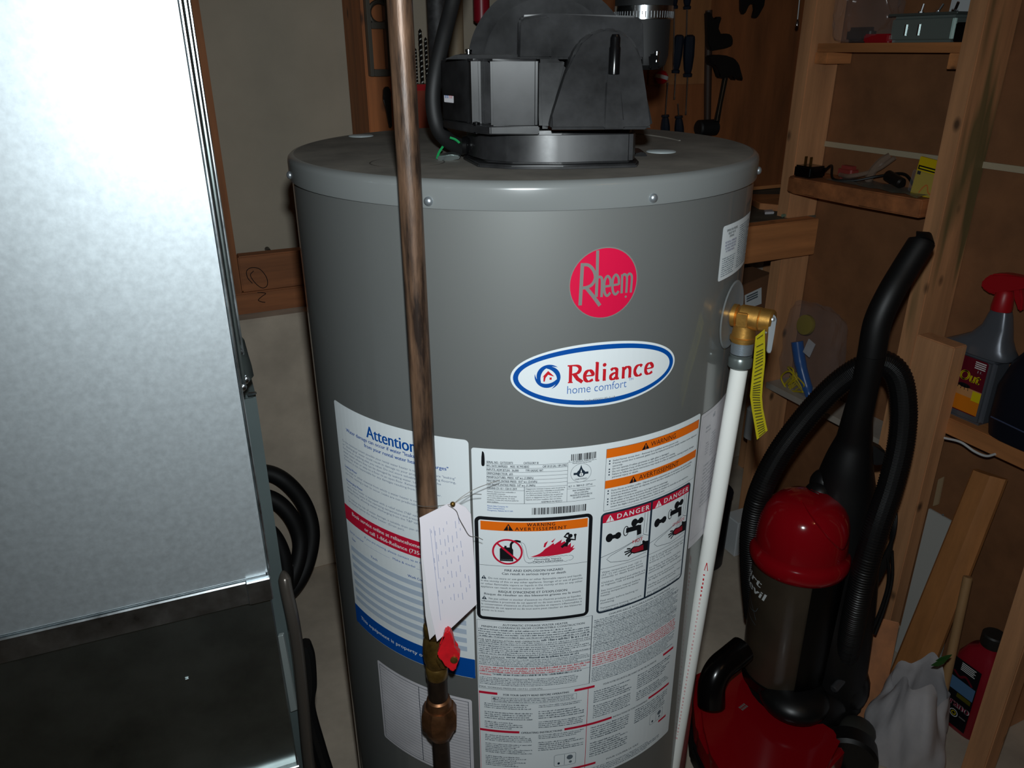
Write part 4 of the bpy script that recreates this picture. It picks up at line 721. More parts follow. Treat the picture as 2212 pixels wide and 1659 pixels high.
# paper tag wired to the pipe
tg = thing('paper_tag', 'folded white paper tag wired to the gas pipe', 'paper tag', WC(960, 1380, .64))
ty = lambda px: .634 + .022 * (px - 905) / 125
bm = B(); SH = [(906, 1119), (966, 1089), (985, 1086), (1006, 1096), (1017, 1110), (1021, 1160), (1030, 1305), (944, 1386), (927, 1310), (914, 1210)]
prism(bm, [WC(x, y, ty(x)) for x, y in SH], CF * .0006); OBJ('front_sheet', bm, paper, tg, 0)
bm = B(); prism(bm, [WC(x, y, ty(x) + .0022) for x, y in ((907, 1122), (960, 1098), (1000, 1120), (1010, 1300), (960, 1350), (928, 1382), (919, 1330), (910, 1210))], CF * .0006); OBJ('back_sheet', bm, paper_b, tg, 0)
bm = B(); R_ = random.Random(4)
def dash(x0, y0, x1, y1, wpx=1.6):
    d = Vector((x1 - x0, y1 - y0)); n2 = Vector((-d.y, d.x)).normalized() * wpx / 2
    vs = [bm.verts.new(WC(x, y, ty(x) - .0004)) for x, y in ((x0 + n2.x, y0 + n2.y), (x1 + n2.x, y1 + n2.y), (x1 - n2.x, y1 - n2.y), (x0 - n2.x, y0 - n2.y))]; f = bm.faces.new(vs)
for x0, y0, x1, y1 in ((929, 1142, 952, 1340), (937, 1137, 948, 1250)): dash(x0, y0, x1, y1, 1.2)
for c_ in range(9):
    for k in range(7):
        x = 932 + c_ * 8.4 + k * 2.6 + R_.uniform(-1, 1); y = 1150 + k * 26 - c_ * 5 + R_.uniform(-6, 6)
        if y < 1390 - (x - 940) * .95 - 45 and y > 1130 - c_ * 3 and R_.random() < .8: l_ = R_.uniform(5, 16); dash(x, y, x + l_ * .1, y + l_, 1.5)
OBJ('fine_print', bm, ink('ink_faded', (176, 178, 200)), tg, 0)
bm = B()
for pl in ([(901, 1092, .655), (920, 1094, .650), (945, 1093, .646), (968, 1090, .645), (980, 1088, .645)], [(980, 1088, .645), (1000, 1072, .65), (1025, 1057, .655), (1050, 1047, .66), (1080, 1037, .665)], [(978, 1090, .645), (1000, 1076, .65), (1020, 1068, .652), (1040, 1068, .66)], [(968, 1092, .645), (985, 1103, .645), (992, 1120, .645), (1002, 1138, .645), (1014, 1157, .65), (1030, 1160, .655), (1043, 1166, .66)]):
    tube(bm, crom([WC(x, y, c_) for x, y, c_ in pl], 6), .00034, 6)
OBJ('tie_wire', bm, mat('thin_wire', (150, 146, 140), .35, .8), tg)
bm = B(); ball(bm, WC(978, 1089, .643), .0026, .0026, .0026, 12); OBJ('lead_seal', bm, brass_old, tg)

# ================================================================== tool board on the back wall
YB = 1.765
bm = B(); box(bm, (.80, YB, .9195), (1.70, YB + .012, 2.2), bev=.002)
tbd = tag(OBJ('tool_board', bm, plywood), 'brown plywood tool board fixed above the workbench', 'tool board')
bm = B(); box(bm, (.80, YB - .008, .9195), (1.70, YB - .0003, .929), bev=.001); OBJ('bottom_edging', bm, pine_x, tbd, 30)
bm = B(); box(bm, (1.692, YB - .008, .9295), (1.70, YB - .0003, 2.2), bev=.001); OBJ('side_edging', bm, pine_z, tbd, 30)
bm = B(); box(bm, (.4785, YB, .7765), (.567, 1.841, 2.2), bev=.002)
tag(OBJ('timber_post', bm, mat('orange_pine', (176, 104, 54), .6, var=.15, vscale=3, stretch=(9, 9, .7), knots=1)), 'orange pine post carrying the spirit level', 'post')
pb = WY(1440, 183, YB - .0015); pb2 = WY(1512, 183, YB - .0015)
bm = B(); box(bm, (pb.x - .06, YB - .007, pb.z), (pb2.x + .01, YB - .0005, pb.z + .4), bev=.001); tag(OBJ('backing_panel', bm, mat('light_plywood', (150, 100, 60), .6, var=.12, vscale=3, stretch=(6, 6, 1))), 'lighter plywood backing panel behind the screwdrivers', 'panel')
# spirit level: a channel frame with vial windows
def traced(bm, pts, Y, d, bev=.002): return prism(bm, [WY(x, y, Y) for x, y in pts], (0, d, 0), bev)
lv = thing('spirit_level', 'grey metal spirit level hanging at left of tool board', 'spirit level', WY(825, 165, YB - .02))
a = WY(796, 80, YB - .026); b_ = WY(843, 80, YB - .026); x0, x1 = a.x, b_.x; zl = WY(820, 165, YB - .026).z
def lvbox(name, xa, xb, z0, z1, m, y0=YB - .026, y1=YB - .002):
    bm = B(); box(bm, (xa, y0, z0), (xb, y1, z1), bev=.001); OBJ(name, bm, m, lv, 30)
lvm = mat('level_metal', (92, 88, 80), .4, .6)
lvbox('rail', x0, x0 + .008, zl, zl + .6, lvm); lvbox('rail', x1 - .008, x1, zl, zl + .6, lvm)
za_, zb2 = WY(820, 62, YB - .026).z, WY(820, 52, YB - .026).z
lvbox('end_cap', x0 + .0085, x1 - .0085, zl, zl + .014, lvm)
lvbox('web', x0 + .0085, x1 - .0085, za_, za_ + .012, lvm)
bm = B(); c0 = WY(819, 28, YB - .018); tube(bm, [c0 + Vector((.021 * math.cos(t), 0, .021 * math.sin(t))) for t in np.linspace(0, 2 * math.pi, 33)[:-1]], .0045, 8, closed=True); OBJ('vial_ring', bm, lvm, lv)
lvbox('web', x0 + .0085, x1 - .0085, c0.z + .03, c0.z + .2, lvm, YB - .018, YB - .008)
# adjustable wrench under the level
bm = B(); traced(bm, [(829, 192), (836, 186), (843, 190), (846, 205), (843, 222), (846, 240), (848, 275), (842, 278), (834, 235), (828, 215)], YB - .016, .010)
tag(OBJ('adjustable_wrench', bm, darksteel), 'dark adjustable wrench hanging below the spirit level', 'wrench')
bm = B(); traced(bm, [(1602, -8), (1655, -8), (1652, 12), (1640, 34), (1634, 40), (1627, 38), (1634, 22), (1633, 8), (1622, 6), (1616, 12), (1613, 26), (1606, 32), (1602, 22)], YB - .018, .012)
tag(OBJ('open_end_wrench', bm, darksteel), 'open jawed wrench at top of tool board right of hammer', 'wrench')
# drill bit block with bits
db = thing('drill_bit_block', 'tall reddish wooden block on the bench holding drill bits', 'drill block', (.63, YB - .018, .9172))
a = WY(893, 182, YB - .03); b_ = WY(924, 278, YB - .03)
bm = B(); box(bm, (a.x, YB - .035, .9172), (b_.x + .02, YB - .002, a.z), bev=.001); OBJ('block', bm, redwood, db, 30)
bm = B(); box(bm, (a.x - .0008, YB - .0362, a.z - .013), (b_.x + .0208, YB - .0353, a.z - .0006)); OBJ('red_stripe', bm, red_sp, db, 0)
for i, (px, py, r, lb) in enumerate(((907, 62, .0042, 'long twist drill bit with a gleaming flute'), (919, 80, .0034, 'shorter thin drill bit beside the gleaming one'), (897, 104, .0032, 'dark short drill bit at left of the block'))):
    t_ = WY(px, py, YB - .018); z0 = a.z + .0003; bm = B(); h = t_.z - z0; N_ = 40; t2 = bmesh.new(); rings = []
    for k in range(N_ + 1):
        f = k / N_; tw = f * 16; rr_ = r * (1 if f < .95 else (1 - f) / .05 * .9 + .1); rings.append([t2.verts.new((t_.x + rr_ * (1 if j % 2 == 0 else .55) * math.cos(tw + j * math.pi / 4), t_.y + rr_ * (1 if j % 2 == 0 else .55) * math.sin(tw + j * math.pi / 4), z0 + h * f)) for j in range(8)])
    for A_, B_ in zip(rings, rings[1:]):
        for j in range(8): t2.faces.new((A_[j], A_[(j + 1) % 8], B_[(j + 1) % 8], B_[j]))
    t2.faces.new(rings[0][::-1]); t2.faces.new(rings[-1]); merge(bm, t2); tag(OBJ('drill_bit', bm, steel, ang=60), lb, 'drill bit', 'drill bits in the block')
# dark pipe and pale pipe behind the blower
for (px0, px1, Y, m, nm, lb) in ((925, 966, 1.60, mat('speckled_pipe', (66, 66, 68), .6, .3, var=.2, vscale=90), 'vent_pipe', 'dark grey vertical pipe behind the blower cable'), (967, 1000, 1.66, mat('pale_pipe', (150, 134, 110), .6, var=.06), 'drain_pipe', 'pale beige vertical pipe behind the blower cable')):
    a = WY(px0, 60, Y); b_ = WY(px1, 60, Y); bm = B(); cyl(bm, ((a.x + b_.x) / 2, Y, .93), ((a.x + b_.x) / 2, Y, 2.29), (b_.x - a.x) / 2, 24); tag(OBJ(nm, bm, m), lb, 'pipe')
bm = B(); q = WY(1040, 18, YB - .02); lathe(bm, [(.012, -.03), (.018, -.025), (.018, .06), (.012, .066)], q, n=18); tag(OBJ('red_canister', bm, red_jug), 'small dull red cylinder on tool board behind blower housing', 'canister')
# screwdrivers
hblue = mat('dark_handle', (16, 26, 40), .35)
def driver(lb, hx, hy0, hy1, sx_, sy, wd=24):
    """handle from hy0 (cap) to hy1 (shaft end) at px hx, shaft tip at (sx_, sy)"""
    Y = YB - .022; top, bot, tip = WY(hx[0], hy0, Y), WY(hx[1], hy1, Y), WY(sx_, sy, Y); d = bot - top; L = d.length; k = wd / 2 * L / (abs(hy1 - hy0) or 1)
    r = thing('screwdriver', lb, 'screwdriver', top, 'screwdrivers on the tool board')
    bm = B(); t2 = [(k * .55, 0), (k * .9, L * .04), (k, L * .12), (k, L * .5), (k * .78, L * .8), (k * .6, L * .9), (k * .85, L * .93), (k * .8, L)]
    lathe(bm, t2, top, d, 10); OBJ('handle', bm, hblue, r, 25)
    bm = B(); ax = tip - bot; lathe(bm, [(.0021, -.002), (.0021, ax.length * .9), (.0028, ax.length * .93), (.0024, ax.length)], bot, ax, 8); OBJ('shaft', bm, chrome, r)
driver('upper screwdriver nearest the hose clamp', (1456, 1456), -62, 19, 1455, 152)
driver('upper screwdriver farther from the hose clamp', (1486, 1484), -62, 20, 1481, 148)
driver('middle screwdriver with dark handle nearest the blower', (1468, 1459), 75, 158, 1456, 215)
driver('middle screwdriver with dark handle nearest the hammer', (1490, 1485), 75, 166, 1481, 248, 27)
driver('lower screwdriver hung shaft up beside blower hood', (1437, 1437), 300, 248, 1442, 178, 22)
driver('lower screwdriver hung shaft up nearer the mallet', (1468, 1466), 302, 250, 1464, 224, 22)
# red and white ball
q = WY(1429, 167, YB - .022); fl_ = thing('red_white_ball', 'small red and white ball beside the blower hood', 'ball', q)
bm = B(); ball(bm, q, .0165, .0165, .0165, 20); OBJ('ball', bm, mat('red_enamel', (204, 20, 34), .15), fl_)
bm = B(); lathe(bm, [(.0166, -.0045), (.0172, -.003), (.0172, .003), (.0166, .0045)], q, (.25, 0, 1), 24); OBJ('white_band', bm, white_pl, fl_)
bm = B(); cyl(bm, q + Vector((.002, 0, .014)), q + Vector((.004, .0, .036)), .0018, 8); OBJ('stem', bm, chrome, fl_)
# mallet, hammer, pipe wrench
ml = thing('rubber_mallet', 'black rubber mallet hung head down on tool board', 'mallet', WY(1527, 288, YB - .03))
a = WY(1531, 22, YB - .0105); b_ = WY(1528, 266, YB - .0125); bm = B(); tube(bm, [b_, b_.lerp(a, .5), a], [.009, .010, .009], 12); OBJ('handle', bm, mat('dark_wood', (58, 40, 30), .6, var=.15), ml)
q = WY(1527, 276, YB - .0225); bm = B(); cyl(bm, q - Vector((.03, 0, 0)), q + Vector((.03, 0, 0)), .021, 24, .004); OBJ('head', bm, rubber, ml)
hm = thing('claw_hammer', 'dark claw hammer hanging on tool board above the mallet', 'hammer', WY(1550, 260, YB - .03))
bm = B(); traced(bm, [(1534, 120), (1552, 118), (1570, 120), (1588, 126), (1598, 138), (1607, 172), (1603, 175), (1596, 160), (1592, 173), (1586, 172), (1582, 158), (1576, 166), (1568, 170), (1556, 168), (1552, 142), (1545, 143), (1534, 138)], YB - .048, .022, .003); OBJ('head', bm, darksteel, hm, 40)
a = WY(1568, 160, YB - .037); b_ = WY(1548, 262, YB - .052); bm = B(); tube(bm, [a, a.lerp(b_, .6), b_], [.0075, .0065, .008], 12); OBJ('handle', bm, mat('hammer_shaft', (80, 76, 70), .25, .9), hm)
bm = B(); traced(bm, [(1528, 26), (1538, 26), (1541, 48), (1550, 36), (1561, 36), (1556, 52), (1550, 62), (1556, 76), (1568, 72), (1580, 74), (1585, 84), (1584, 98), (1570, 104), (1536, 110), (1530, 96)], YB - .03, .016, .003)
tag(OBJ('pipe_wrench', bm, darksteel, ang=40), 'dark hook jawed pipe wrench hanging above the claw hammer', 'wrench')
# pull cord
pc = thing('pull_cord', 'thin white pull cord ending in a shiny bead', 'pull cord', WY(1722, 52, 1.5))
a = WY(1727, 0, 1.5); b_ = WY(1722, 50, 1.5); up_ = (a - b_).normalized(); bm = B(); cyl(bm, b_, b_ + up_ * .95, .0012, 8); OBJ('cord', bm, white_pl, pc)
bm = B(); lathe(bm, [(.0015, -.008), (.004, -.005), (.004, .002), (.0015, .008)], b_, n=12); OBJ('bead', bm, chrome, pc)

# ================================================================== workbench at the back
wbn = thing('workbench', 'low pine workbench nailed to the stud behind the tank', 'workbench', (1.0, 1.5, 0))
bm = B(); box(bm, (.5, 1.382, .830), (1.463, 1.4205, .9175), bev=.002); OBJ('front_rail', bm, pine_x, wbn, 30)
bm = B(); box(bm, (.5, 1.421, .8985), (1.70, 1.764, .917), bev=.001); OBJ('bench_top', bm, mat('dusty_bench', (92, 88, 76), .8, var=.2, vscale=14), wbn, 30)
bm = B(); box(bm, (1.66, 1.68, 0), (1.70, 1.76, .898), bev=.002); OBJ('leg', bm, pine_z, wbn, 30)
a, b_ = WZ(1628, 425, .918), WZ(1760, 470, .918)
bm = B(); prism(bm, [Vector((p.x, p.y, .9176)) for p in (WZ(1600, 432, .918), WZ(1700, 432, .918), WZ(1735, 462, .918), WZ(1640, 452, .918))], (0, 0, .016), .001); tag(OBJ('offcut_plank', bm, pine_x), 'pale plank offcut lying on the workbench', 'plank')
bm = B(); prism(bm, [Vector((p.x, p.y, .9176)) for p in (WZ(1650, 458, .918), WZ(1668, 457, .918), WZ(1672, 462, .918), WZ(1652, 463, .918))], (0, 0, .006), .001); tag(OBJ('light_chip', bm, off_lab), 'small pale chip lying on dusty bench top', 'chip')
bm = B(); cyl(bm, WZ(1690, 466, .922), WZ(1712, 463, .922), .004, 10); tag(OBJ('green_pencil', bm, mat('pale_green', (120, 140, 120), .5)), 'pale green stick on the bench near the stud', 'stick')
# things under the bench
cb = thing('cardboard_box', 'brown cardboard box with white shipping label under bench', 'box', (1.3, 1.5, .55))
q = [WY(x, y, 1.52) for x, y in ((1590, 622), (1668, 590), (1660, 662), (1585, 700))]
bm = B(); prism(bm, q, (0, .2, 0), .001); OBJ('carton', bm, cardboard, cb, 0)
bm = B(); prism(bm, [WY(x, y, 1.518) for x, y in ((1609, 638), (1645, 621), (1645, 656), (1610, 669))], (0, .001, 0)); OBJ('shipping_label', bm, white_lab, cb, 0)
bm = B()
for y_ in (0, 5, 10): prism(bm, [WY(x, y, 1.5165) for x, y in ((1613, 640 + y_), (1637, 629 + y_), (1637, 632 + y_), (1613, 643 + y_))], (0, .0006, 0))
OBJ('label_print', bm, i_grey, cb, 0)
bm = B(); prism(bm, [WY(x, y, 1.60) for x, y in ((1598, 600), (1608, 598), (1628, 612), (1604, 622))], (0, .05, 0)); tag(OBJ('white_packet', bm, off_lab), 'white packet poking up behind the cardboard box', 'packet')
q = WY(1640, 700, 1.5); bm = B(); box(bm, (1.05, 1.50, .0), (1.38, 1.76, .07), bev=.004); box(bm, (1.05, 1.50, .50), (1.395, 1.76, .52), bev=.002)
for xx in (1.055, 1.38): box(bm, (xx, 1.74, .07), (xx + .012, 1.752, .5))
tag(OBJ('under_shelf', bm, mat('dark_shelf', (64, 46, 34), .7)), 'dark low shelf standing under the workbench', 'shelf')
q = WY(1632, 905, 1.46); bm = B(); lathe(bm, [(.02, -.06), (.026, -.055), (.026, .03), (.014, .045), (.012, .06)], q, n=20); tag(OBJ('white_bottle', bm, white_pl), 'white bottle behind yellow tag beside the stud', 'bottle')
bm = B(); q = WZ(1598, 1200, .0); box(bm, (q.x - .02, q.y, 0), (q.x + .05, q.y + .06, .11), bev=.003); tag(OBJ('white_carton', bm, white_pl), 'small white carton on floor between pipe and vacuum', 'carton')
q = WZ(1556, 1225, 0); bm = B(); lathe(bm, [(.055, 0), (.06, .005), (.065, .22), (.067, .225)], (q.x - .03, q.y + .05, 0), n=28); tag(OBJ('dark_bucket', bm, navy_pl), 'dark navy bucket on floor just behind white pipe', 'bucket')

# ================================================================== shelves between the right hand studs
us = thing('upper_shelf', 'upper pine shelf board between the two studs', 'shelf', (1.45, 1.2, 1.26))
bm = B(); box(bm, (1.418, 1.0565, 1.286), (1.489, 1.421, 1.304), bev=.001); OBJ('board', bm, pine_y, us, 30)
bm = B(); box(bm, (1.415, 1.385, 1.262), (1.489, 1.421, 1.2855), bev=.001); OBJ('cleat', bm, pine_x, us, 30)
bm = B(); box(bm, (1.405, 1.0565, 1.258), (1.489, 1.078, 1.2855), bev=.001); OBJ('cleat', bm, pine_x, us, 30)
bm = B(); prism(bm, [Vector(p) for p in ((1.489, 1.0565, .984), (1.385, 1.0565, .984), (1.375, 1.20, .984), (1.372, 1.32, .984), (1.366, 1.385, .984), (1.372, 1.408, .984), (1.398, 1.4205, .984), (1.489, 1.4205, .984))], (0, 0, .036), .003)
tag(OBJ('lower_shelf', bm, oldpine_x, ang=30), 'rough lower shelf plank with rounded left end', 'shelf')
bm = B(); box(bm, (1.396, .6845, .573), (1.489, 1.0165, .608), bev=.002); tag(OBJ('bottle_shelf', bm, pine_y, ang=30), 'pine shelf carrying the spray bottle', 'shelf')
bm = B(); box(bm, (1.402, 1.0565, .470), (1.489, 1.4205, .486), bev=.001)
tag(OBJ('white_edged_shelf', bm, mat('pale_shelf', (178, 168, 156), .6, var=.08), ang=30), 'thin pale shelf behind the vacuum handle', 'shelf')
bm = B(); box(bm, (1.362, .905, 0.0), (1.3995, .990, .765), bev=.002); tag(OBJ('short_board', bm, pine_z, ang=30), 'short flat board standing against the stained stud', 'board')
# --- on the upper shelf
eb = thing('steel_tin', 'open galvanised steel tin on the upper shelf', 'tin', (1.45, 1.17, 1.304))
bm = B(); box(bm, (1.432, 1.10, 1.3043), (1.485, 1.246, 1.352), bev=.006, seg=3); OBJ('body', bm, mat('tin_steel', (150, 165, 160), .3, .5), eb, 40)
bm = B(); box(bm, (1.428, 1.096, 1.3525), (1.488, 1.252, 1.357), bev=.001); OBJ('rim', bm, mat('tin_rim', (110, 120, 116), .3, .5), eb, 30)
for yy in (1.205, 1.175):
    bm = B(); box(bm, (1.4295, yy, 1.317), (1.4318, yy + .003, 1.337)); OBJ('slot_edge', bm, chrome, eb, 0)
for k, wh_ in enumerate(('right end', 'middle', 'left end')):
    p = Vector((1.45 + .01 * k, 1.12 + .045 * k, 1.3572)); bm = B(); lathe(bm, [(.006, 0), (.006, .004), (.0025, .0042), (.0025, .018)], p, (random.uniform(-.5, .5), random.uniform(-.6, .6), 1), 8); tag(OBJ('bolt', bm, chrome), 'loose zinc bolt on the ' + wh_ + ' of the steel tin', 'bolt', 'bolts on the tin')
bm = B(); box(bm, (-.001, -.05, 0), (.001, .05, .045), Matrix.Translation((1.4875, 1.11, 1.356)) @ Matrix.Rotation(.05, 4, 'X')); tag(OBJ('white_packet', bm, white_lab), 'white card packet behind the steel tin', 'packet')
bm = B(); box(bm, (1.424, 1.062, 1.3043), (1.45, 1.092, 1.338), bev=.002); tag(OBJ('black_case', bm, blackg), 'small black glossy case right of the steel tin', 'case')
bm = B(); p0, p1 = WX(1868, 82, 1.43), WX(1922, 80, 1.43); box(bm, (1.425, p1.y, 1.3043), (1.455, p0.y, 1.321), bev=.003); tag(OBJ('red_clip', bm, mat('red_plastic', (170, 22, 34), .35)), 'small red plastic clip on the upper shelf', 'clip')
def film_bag(name, c, rx, ry, rz, seed, m, lb, n=28, amp=.22, floor_z=None):
    R_ = random.Random(seed); t = bmesh.new(); bmesh.ops.create_icosphere(t, subdivisions=4, radius=1)
    ph = [(Vector((R_.uniform(-1, 1), R_.uniform(-1, 1), R_.uniform(-1, 1))).normalized(), R_.uniform(3, 9), R_.uniform(0, 6)) for _ in range(9)]
    for v in t.verts:
        d = v.co.normalized(); k = 1 + amp * sum(abs(math.sin(d.dot(a) * f + p_)) - .5 for a, f, p_ in ph) / 4
        d = d / max(abs(d.x), abs(d.y), abs(d.z)) ** .6; v.co = Vector((d.x * rx * k, d.y * ry * k, d.z * rz * k)) + Vector(c)
        if floor_z is not None: v.co.z = max(v.co.z, floor_z)
    bm = B(); merge(bm, t); return tag(OBJ(name, bm, m, ang=25), lb, 'plastic bag')
film_bag('crumpled_bag', (1.452, 1.33, 1.36), .032, .07, .055, 3, clearbag, 'crumpled clear plastic bag at left of upper shelf', floor_z=1.3045)
bm = B(); box(bm, (1.44, 1.30, 1.3046), (1.465, 1.37, 1.335), bev=.008, seg=3); tag(OBJ('dark_packet', bm, mat('dull_packet', (70, 56, 50), .5)), 'dull brown packet inside crumpled clear bag', 'packet')
# --- on the lower shelf
zs = 1.0203
ad = thing('plug_adapter', 'black power adapter with prongs up on the lower shelf', 'adapter', (1.40, 1.38, zs))
bm = B(); box(bm, (1.38, 1.352, zs), (1.43, 1.404, zs + .026), bev=.004, seg=3); OBJ('body', bm, blackg, ad, 40)
for yy in (1.372, 1.388):
    bm = B(); box(bm, (1.396, yy, zs + .026), (1.403, yy + .0018, zs + .045)); OBJ('prong', bm, brass_old, ad, 0)
bm = B(); tube(bm, crom([(1.43, 1.36, zs + .012), (1.42, 1.33, zs + .03), (1.40, 1.30, zs + .006), (1.42, 1.26, zs + .007), (1.45, 1.22, zs + .02), (1.46, 1.17, zs + .03), (1.45, 1.13, zs + .01)], 8), .0028, 8); OBJ('cord', bm, blackm, ad)
bm = B(); tube(bm, crom([(1.45, 1.25, zs + .006), (1.45, 1.24, zs + .03), (1.46, 1.23, zs + .05), (1.47, 1.22, zs + .06)], 8), .009, 10); tube(bm, crom([(1.44, 1.32, zs + .01), (1.43, 1.28, zs + .013), (1.45, 1.235, zs + .03), (1.46, 1.20, zs + .06)], 8), .005, 10)
tag(OBJ('clear_tubing', bm, mat('vinyl_tube', (150, 128, 112), .2, alpha=.6)), 'clear vinyl tubing tangled on the lower shelf', 'tubing')
bm = B(); box(bm, (1.44, 1.29, zs), (1.47, 1.335, zs + .03), bev=.008, seg=3); tag(OBJ('red_pouch', bm, mat('pale_red', (150, 60, 54), .5)), 'faded red pouch behind the black adapter', 'pouch')
bm = B(); sheet(bm, [[Vector((1.385 + .02 * j, 1.07 + .03 * i, zs + .0012 + .005 * abs(math.sin(i * 1.7 + j)))) for j in range(5)] for i in range(9)], .0004); tag(OBJ('film_wrap', bm, mat('pale_film', (170, 190, 184), .2, alpha=.55), ang=20), 'flat pale green plastic wrap on the lower shelf', 'wrap')
bm = B(); lathe(bm, [(.008, 0), (.011, .004), (.011, .05), (.007, .054)], (1.43, 1.145, zs + .015), (.2, .9, .2), 16); tag(OBJ('dark_fitting', bm, darksteel), 'dark round fitting left of the yellow package', 'fitting')
yp = thing('yellow_package', 'yellow and black blister package on the lower shelf', 'package', (1.42, 1.09, zs))
YM = Matrix.Translation((1.418, 1.114, zs)) @ Matrix.Rotation(.10, 4, 'X')
bm = B(); box(bm, (0, -.064, 0), (.006, 0, .076), YM, .001); OBJ('card', bm, yel_pl, yp, 30)
bm = B(); box(bm, (-.006, -.058, .006), (-.0003, .004, .05), YM, .002); OBJ('blister', bm, clearbag, yp, 30)
P = Print(lambda s, z, l: YM @ Vector((-.0005 - .0002 * l, -s / 1000, z / 1000)), yp, 0)
P.rect(3, 62, 52, 60, i_black, 1, 'black_band'); P.rect(4, 12, 42, 49, i_black, 1, 'mark'); P.text('STANLEY'[:0] or 'CLAMP'[:0] or ' ', 5, 63, 3, i_black); P.rect(6, 50, 54.6, 57.2, i_yellow, 2, 'band_text'); P.line(smooth2([(20, 8), (26, 20), (34, 26), (40, 14), (48, 10)], 5), 3, i_amber, 1, 'picture'); P.finish()
# --- hanging bag with a blue brush
film_bag('clear_bag', (1.445, 1.325, .60), .030, .085, .115, 11, clearbag, 'clear bag holding blue brush on pale shelf', amp=.12, floor_z=.4865)
br = thing('blue_brush', 'blue handled tool inside the clear bag', 'brush', (1.44, 1.33, .49))
bm = B(); tube(bm, crom([WX(x, y, 1.435) for x, y in ((1722, 738), (1728, 780), (1738, 820), (1750, 858))], 6), [.015] * 8 + [.014] * 8 + [.011] * 3, 12); OBJ('handle', bm, bluepl, br)
bm = B(); box(bm, (-.001, -.012, -.02), (.001, .012, .02), Matrix.Translation(WX(1748, 752, 1.428)) @ Matrix.Rotation(.3, 4, 'X')); OBJ('silver_label', bm, off_lab, br, 0)
q = WX(1745, 702, 1.45); bm = B(); lathe(bm, [(.024, 0), (.026, .004), (.025, .012), (.014, .014)], q, (-1, 0, .2), 24); tag(OBJ('yellow_spool', bm, mat('mustard', (150, 132, 30), .6)), 'round mustard yellow spool in the clear bag', 'spool')
bm = B(); R_ = random.Random(2); pts = [WX(1700 + R_.uniform(-14, 36), 820 + R_.uniform(-34, 30), 1.425 + R_.uniform(-.012, .012)) for _ in range(26)]; tube(bm, crom(pts, 6), .0022, 6)
tag(OBJ('yellow_string', bm, yel_str), 'tangle of yellow string beside the blue brush', 'string')
# --- spray bottle and blue container
yk = .848; sb = thing('spray_bottle', 'silver spray bottle with red trigger head on shelf', 'spray bottle', (1.43, .90, .608)); zb0 = .6083
bm = B(); box(bm, (1.408, yk, zb0), (1.458, yk + .115, .748), bev=.008, seg=3)
def loft(bm, secs, n=24):
    t = bmesh.new(); rg = []
    for cx, cy, cz, rx, ry in secs: rg.append([t.verts.new((cx + rx * math.copysign(abs(math.cos(a)) ** .6, math.cos(a)), cy + ry * math.copysign(abs(math.sin(a)) ** .6, math.sin(a)), cz)) for a in [2 * math.pi * k / n for k in range(n)]])
    for A_, B_ in zip(rg, rg[1:]):
        for k in range(n): t.faces.new((A_[k], A_[(k + 1) % n], B_[(k + 1) % n], B_[k]))
    t.faces.new(rg[0][::-1]); t.faces.new(rg[-1]); return merge(bm, t)
OBJ('body', bm, silver_pl, sb, 40)
bm = B(); loft(bm, [(1.433, yk + .052, .7485, .031, .066), (1.433, yk + .052, .757, .031, .068), (1.433, yk + .046, .768, .028, .054), (1.433, yk + .036, .785, .023, .036), (1.433, yk + .030, .806, .018, .026), (1.433, yk + .030, .83, .015, .020), (1.433, yk + .030, .838, .013, .017)]); OBJ('shoulder', bm, silver_pl, sb, 50)
bm = B(); lathe(bm, [(.018, .8383), (.0185, .845), (.016, .872), (.012, .878)], (1.433, yk + .032, 0), n=24); OBJ('collar', bm, red_sp, sb)
bm = B(); prism(bm, [WX(x, y, 1.420) for x, y in ((2116, 614), (2122, 604), (2140, 592), (2165, 591), (2212, 600), (2240, 606), (2240, 622), (2200, 626), (2150, 636), (2138, 636), (2118, 622))], (.026, 0, 0), .005, 3); OBJ('spray_head', bm, red_sp, sb, 50)
bm = B(); prism(bm, [WX(x, y, 1.427) for x, y in ((2186, 624), (2204, 622), (2208, 650), (2204, 674), (2197, 672), (2192, 648))], (.012, 0, 0), .003, 2); OBJ('trigger', bm, red_sp, sb, 50)
P = Print(lambda s, z, l: Vector((1.4078 - .0002 * l, yk + .110 - s / 1000, zb0 + z / 1000)), sb, 0)
P.rrect(4, 98, 18, 132, 5, i_maroon, 1, 'label'); P.rect(4, 98, 20, 66, i_amber, 2, 'label_lower'); P.rect(4, 98, 52, 70, ink('ink_peach', (206, 150, 96)), 3, 'label_lower'); P.rect(80, 98, 48, 68, i_yellow, 4, 'label_lower')
P.text('Out', 46, 84, 20, i_yellow, 42, bold=.03, lay=3, shear=.15); P.disc(60, 73, 13, 4.5, i_black, 4, 'insect', n=20)
for k in range(4): P.line([(50 + k * 6, 74), (46 + k * 8, 64)], 1.2, i_black, 4, 'insect')
P.text('1 L', 80, 106, 5, i_white, 9, bold=.02, lay=3)
for k in range(4): P.rect(72, 94, 114 + k * 4, 116 + k * 4, i_white, 3, 'small_print')
P.finish()
nb = thing('navy_container', 'dark navy plastic container right of spray bottle', 'container', (1.43, .76, .608))
bm = B(); loft(bm, [(1.435, .768, zb0, .042, .066), (1.435, .768, zb0 + .03, .044, .072), (1.435, .768, zb0 + .10, .044, .072), (1.435, .768, zb0 + .15, .036, .058), (1.435, .76, zb0 + .19, .028, .04)]); OBJ('tub', bm, navy_pl, nb, 40)
bm = B(); tube(bm, [Vector((1.388, .70 + .02 * k, zb0 + .036 + .001 * k)) for k in range(7)], .0014, 6); OBJ('seam', bm, mat('navy_edge', (70, 80, 110), .3), nb)
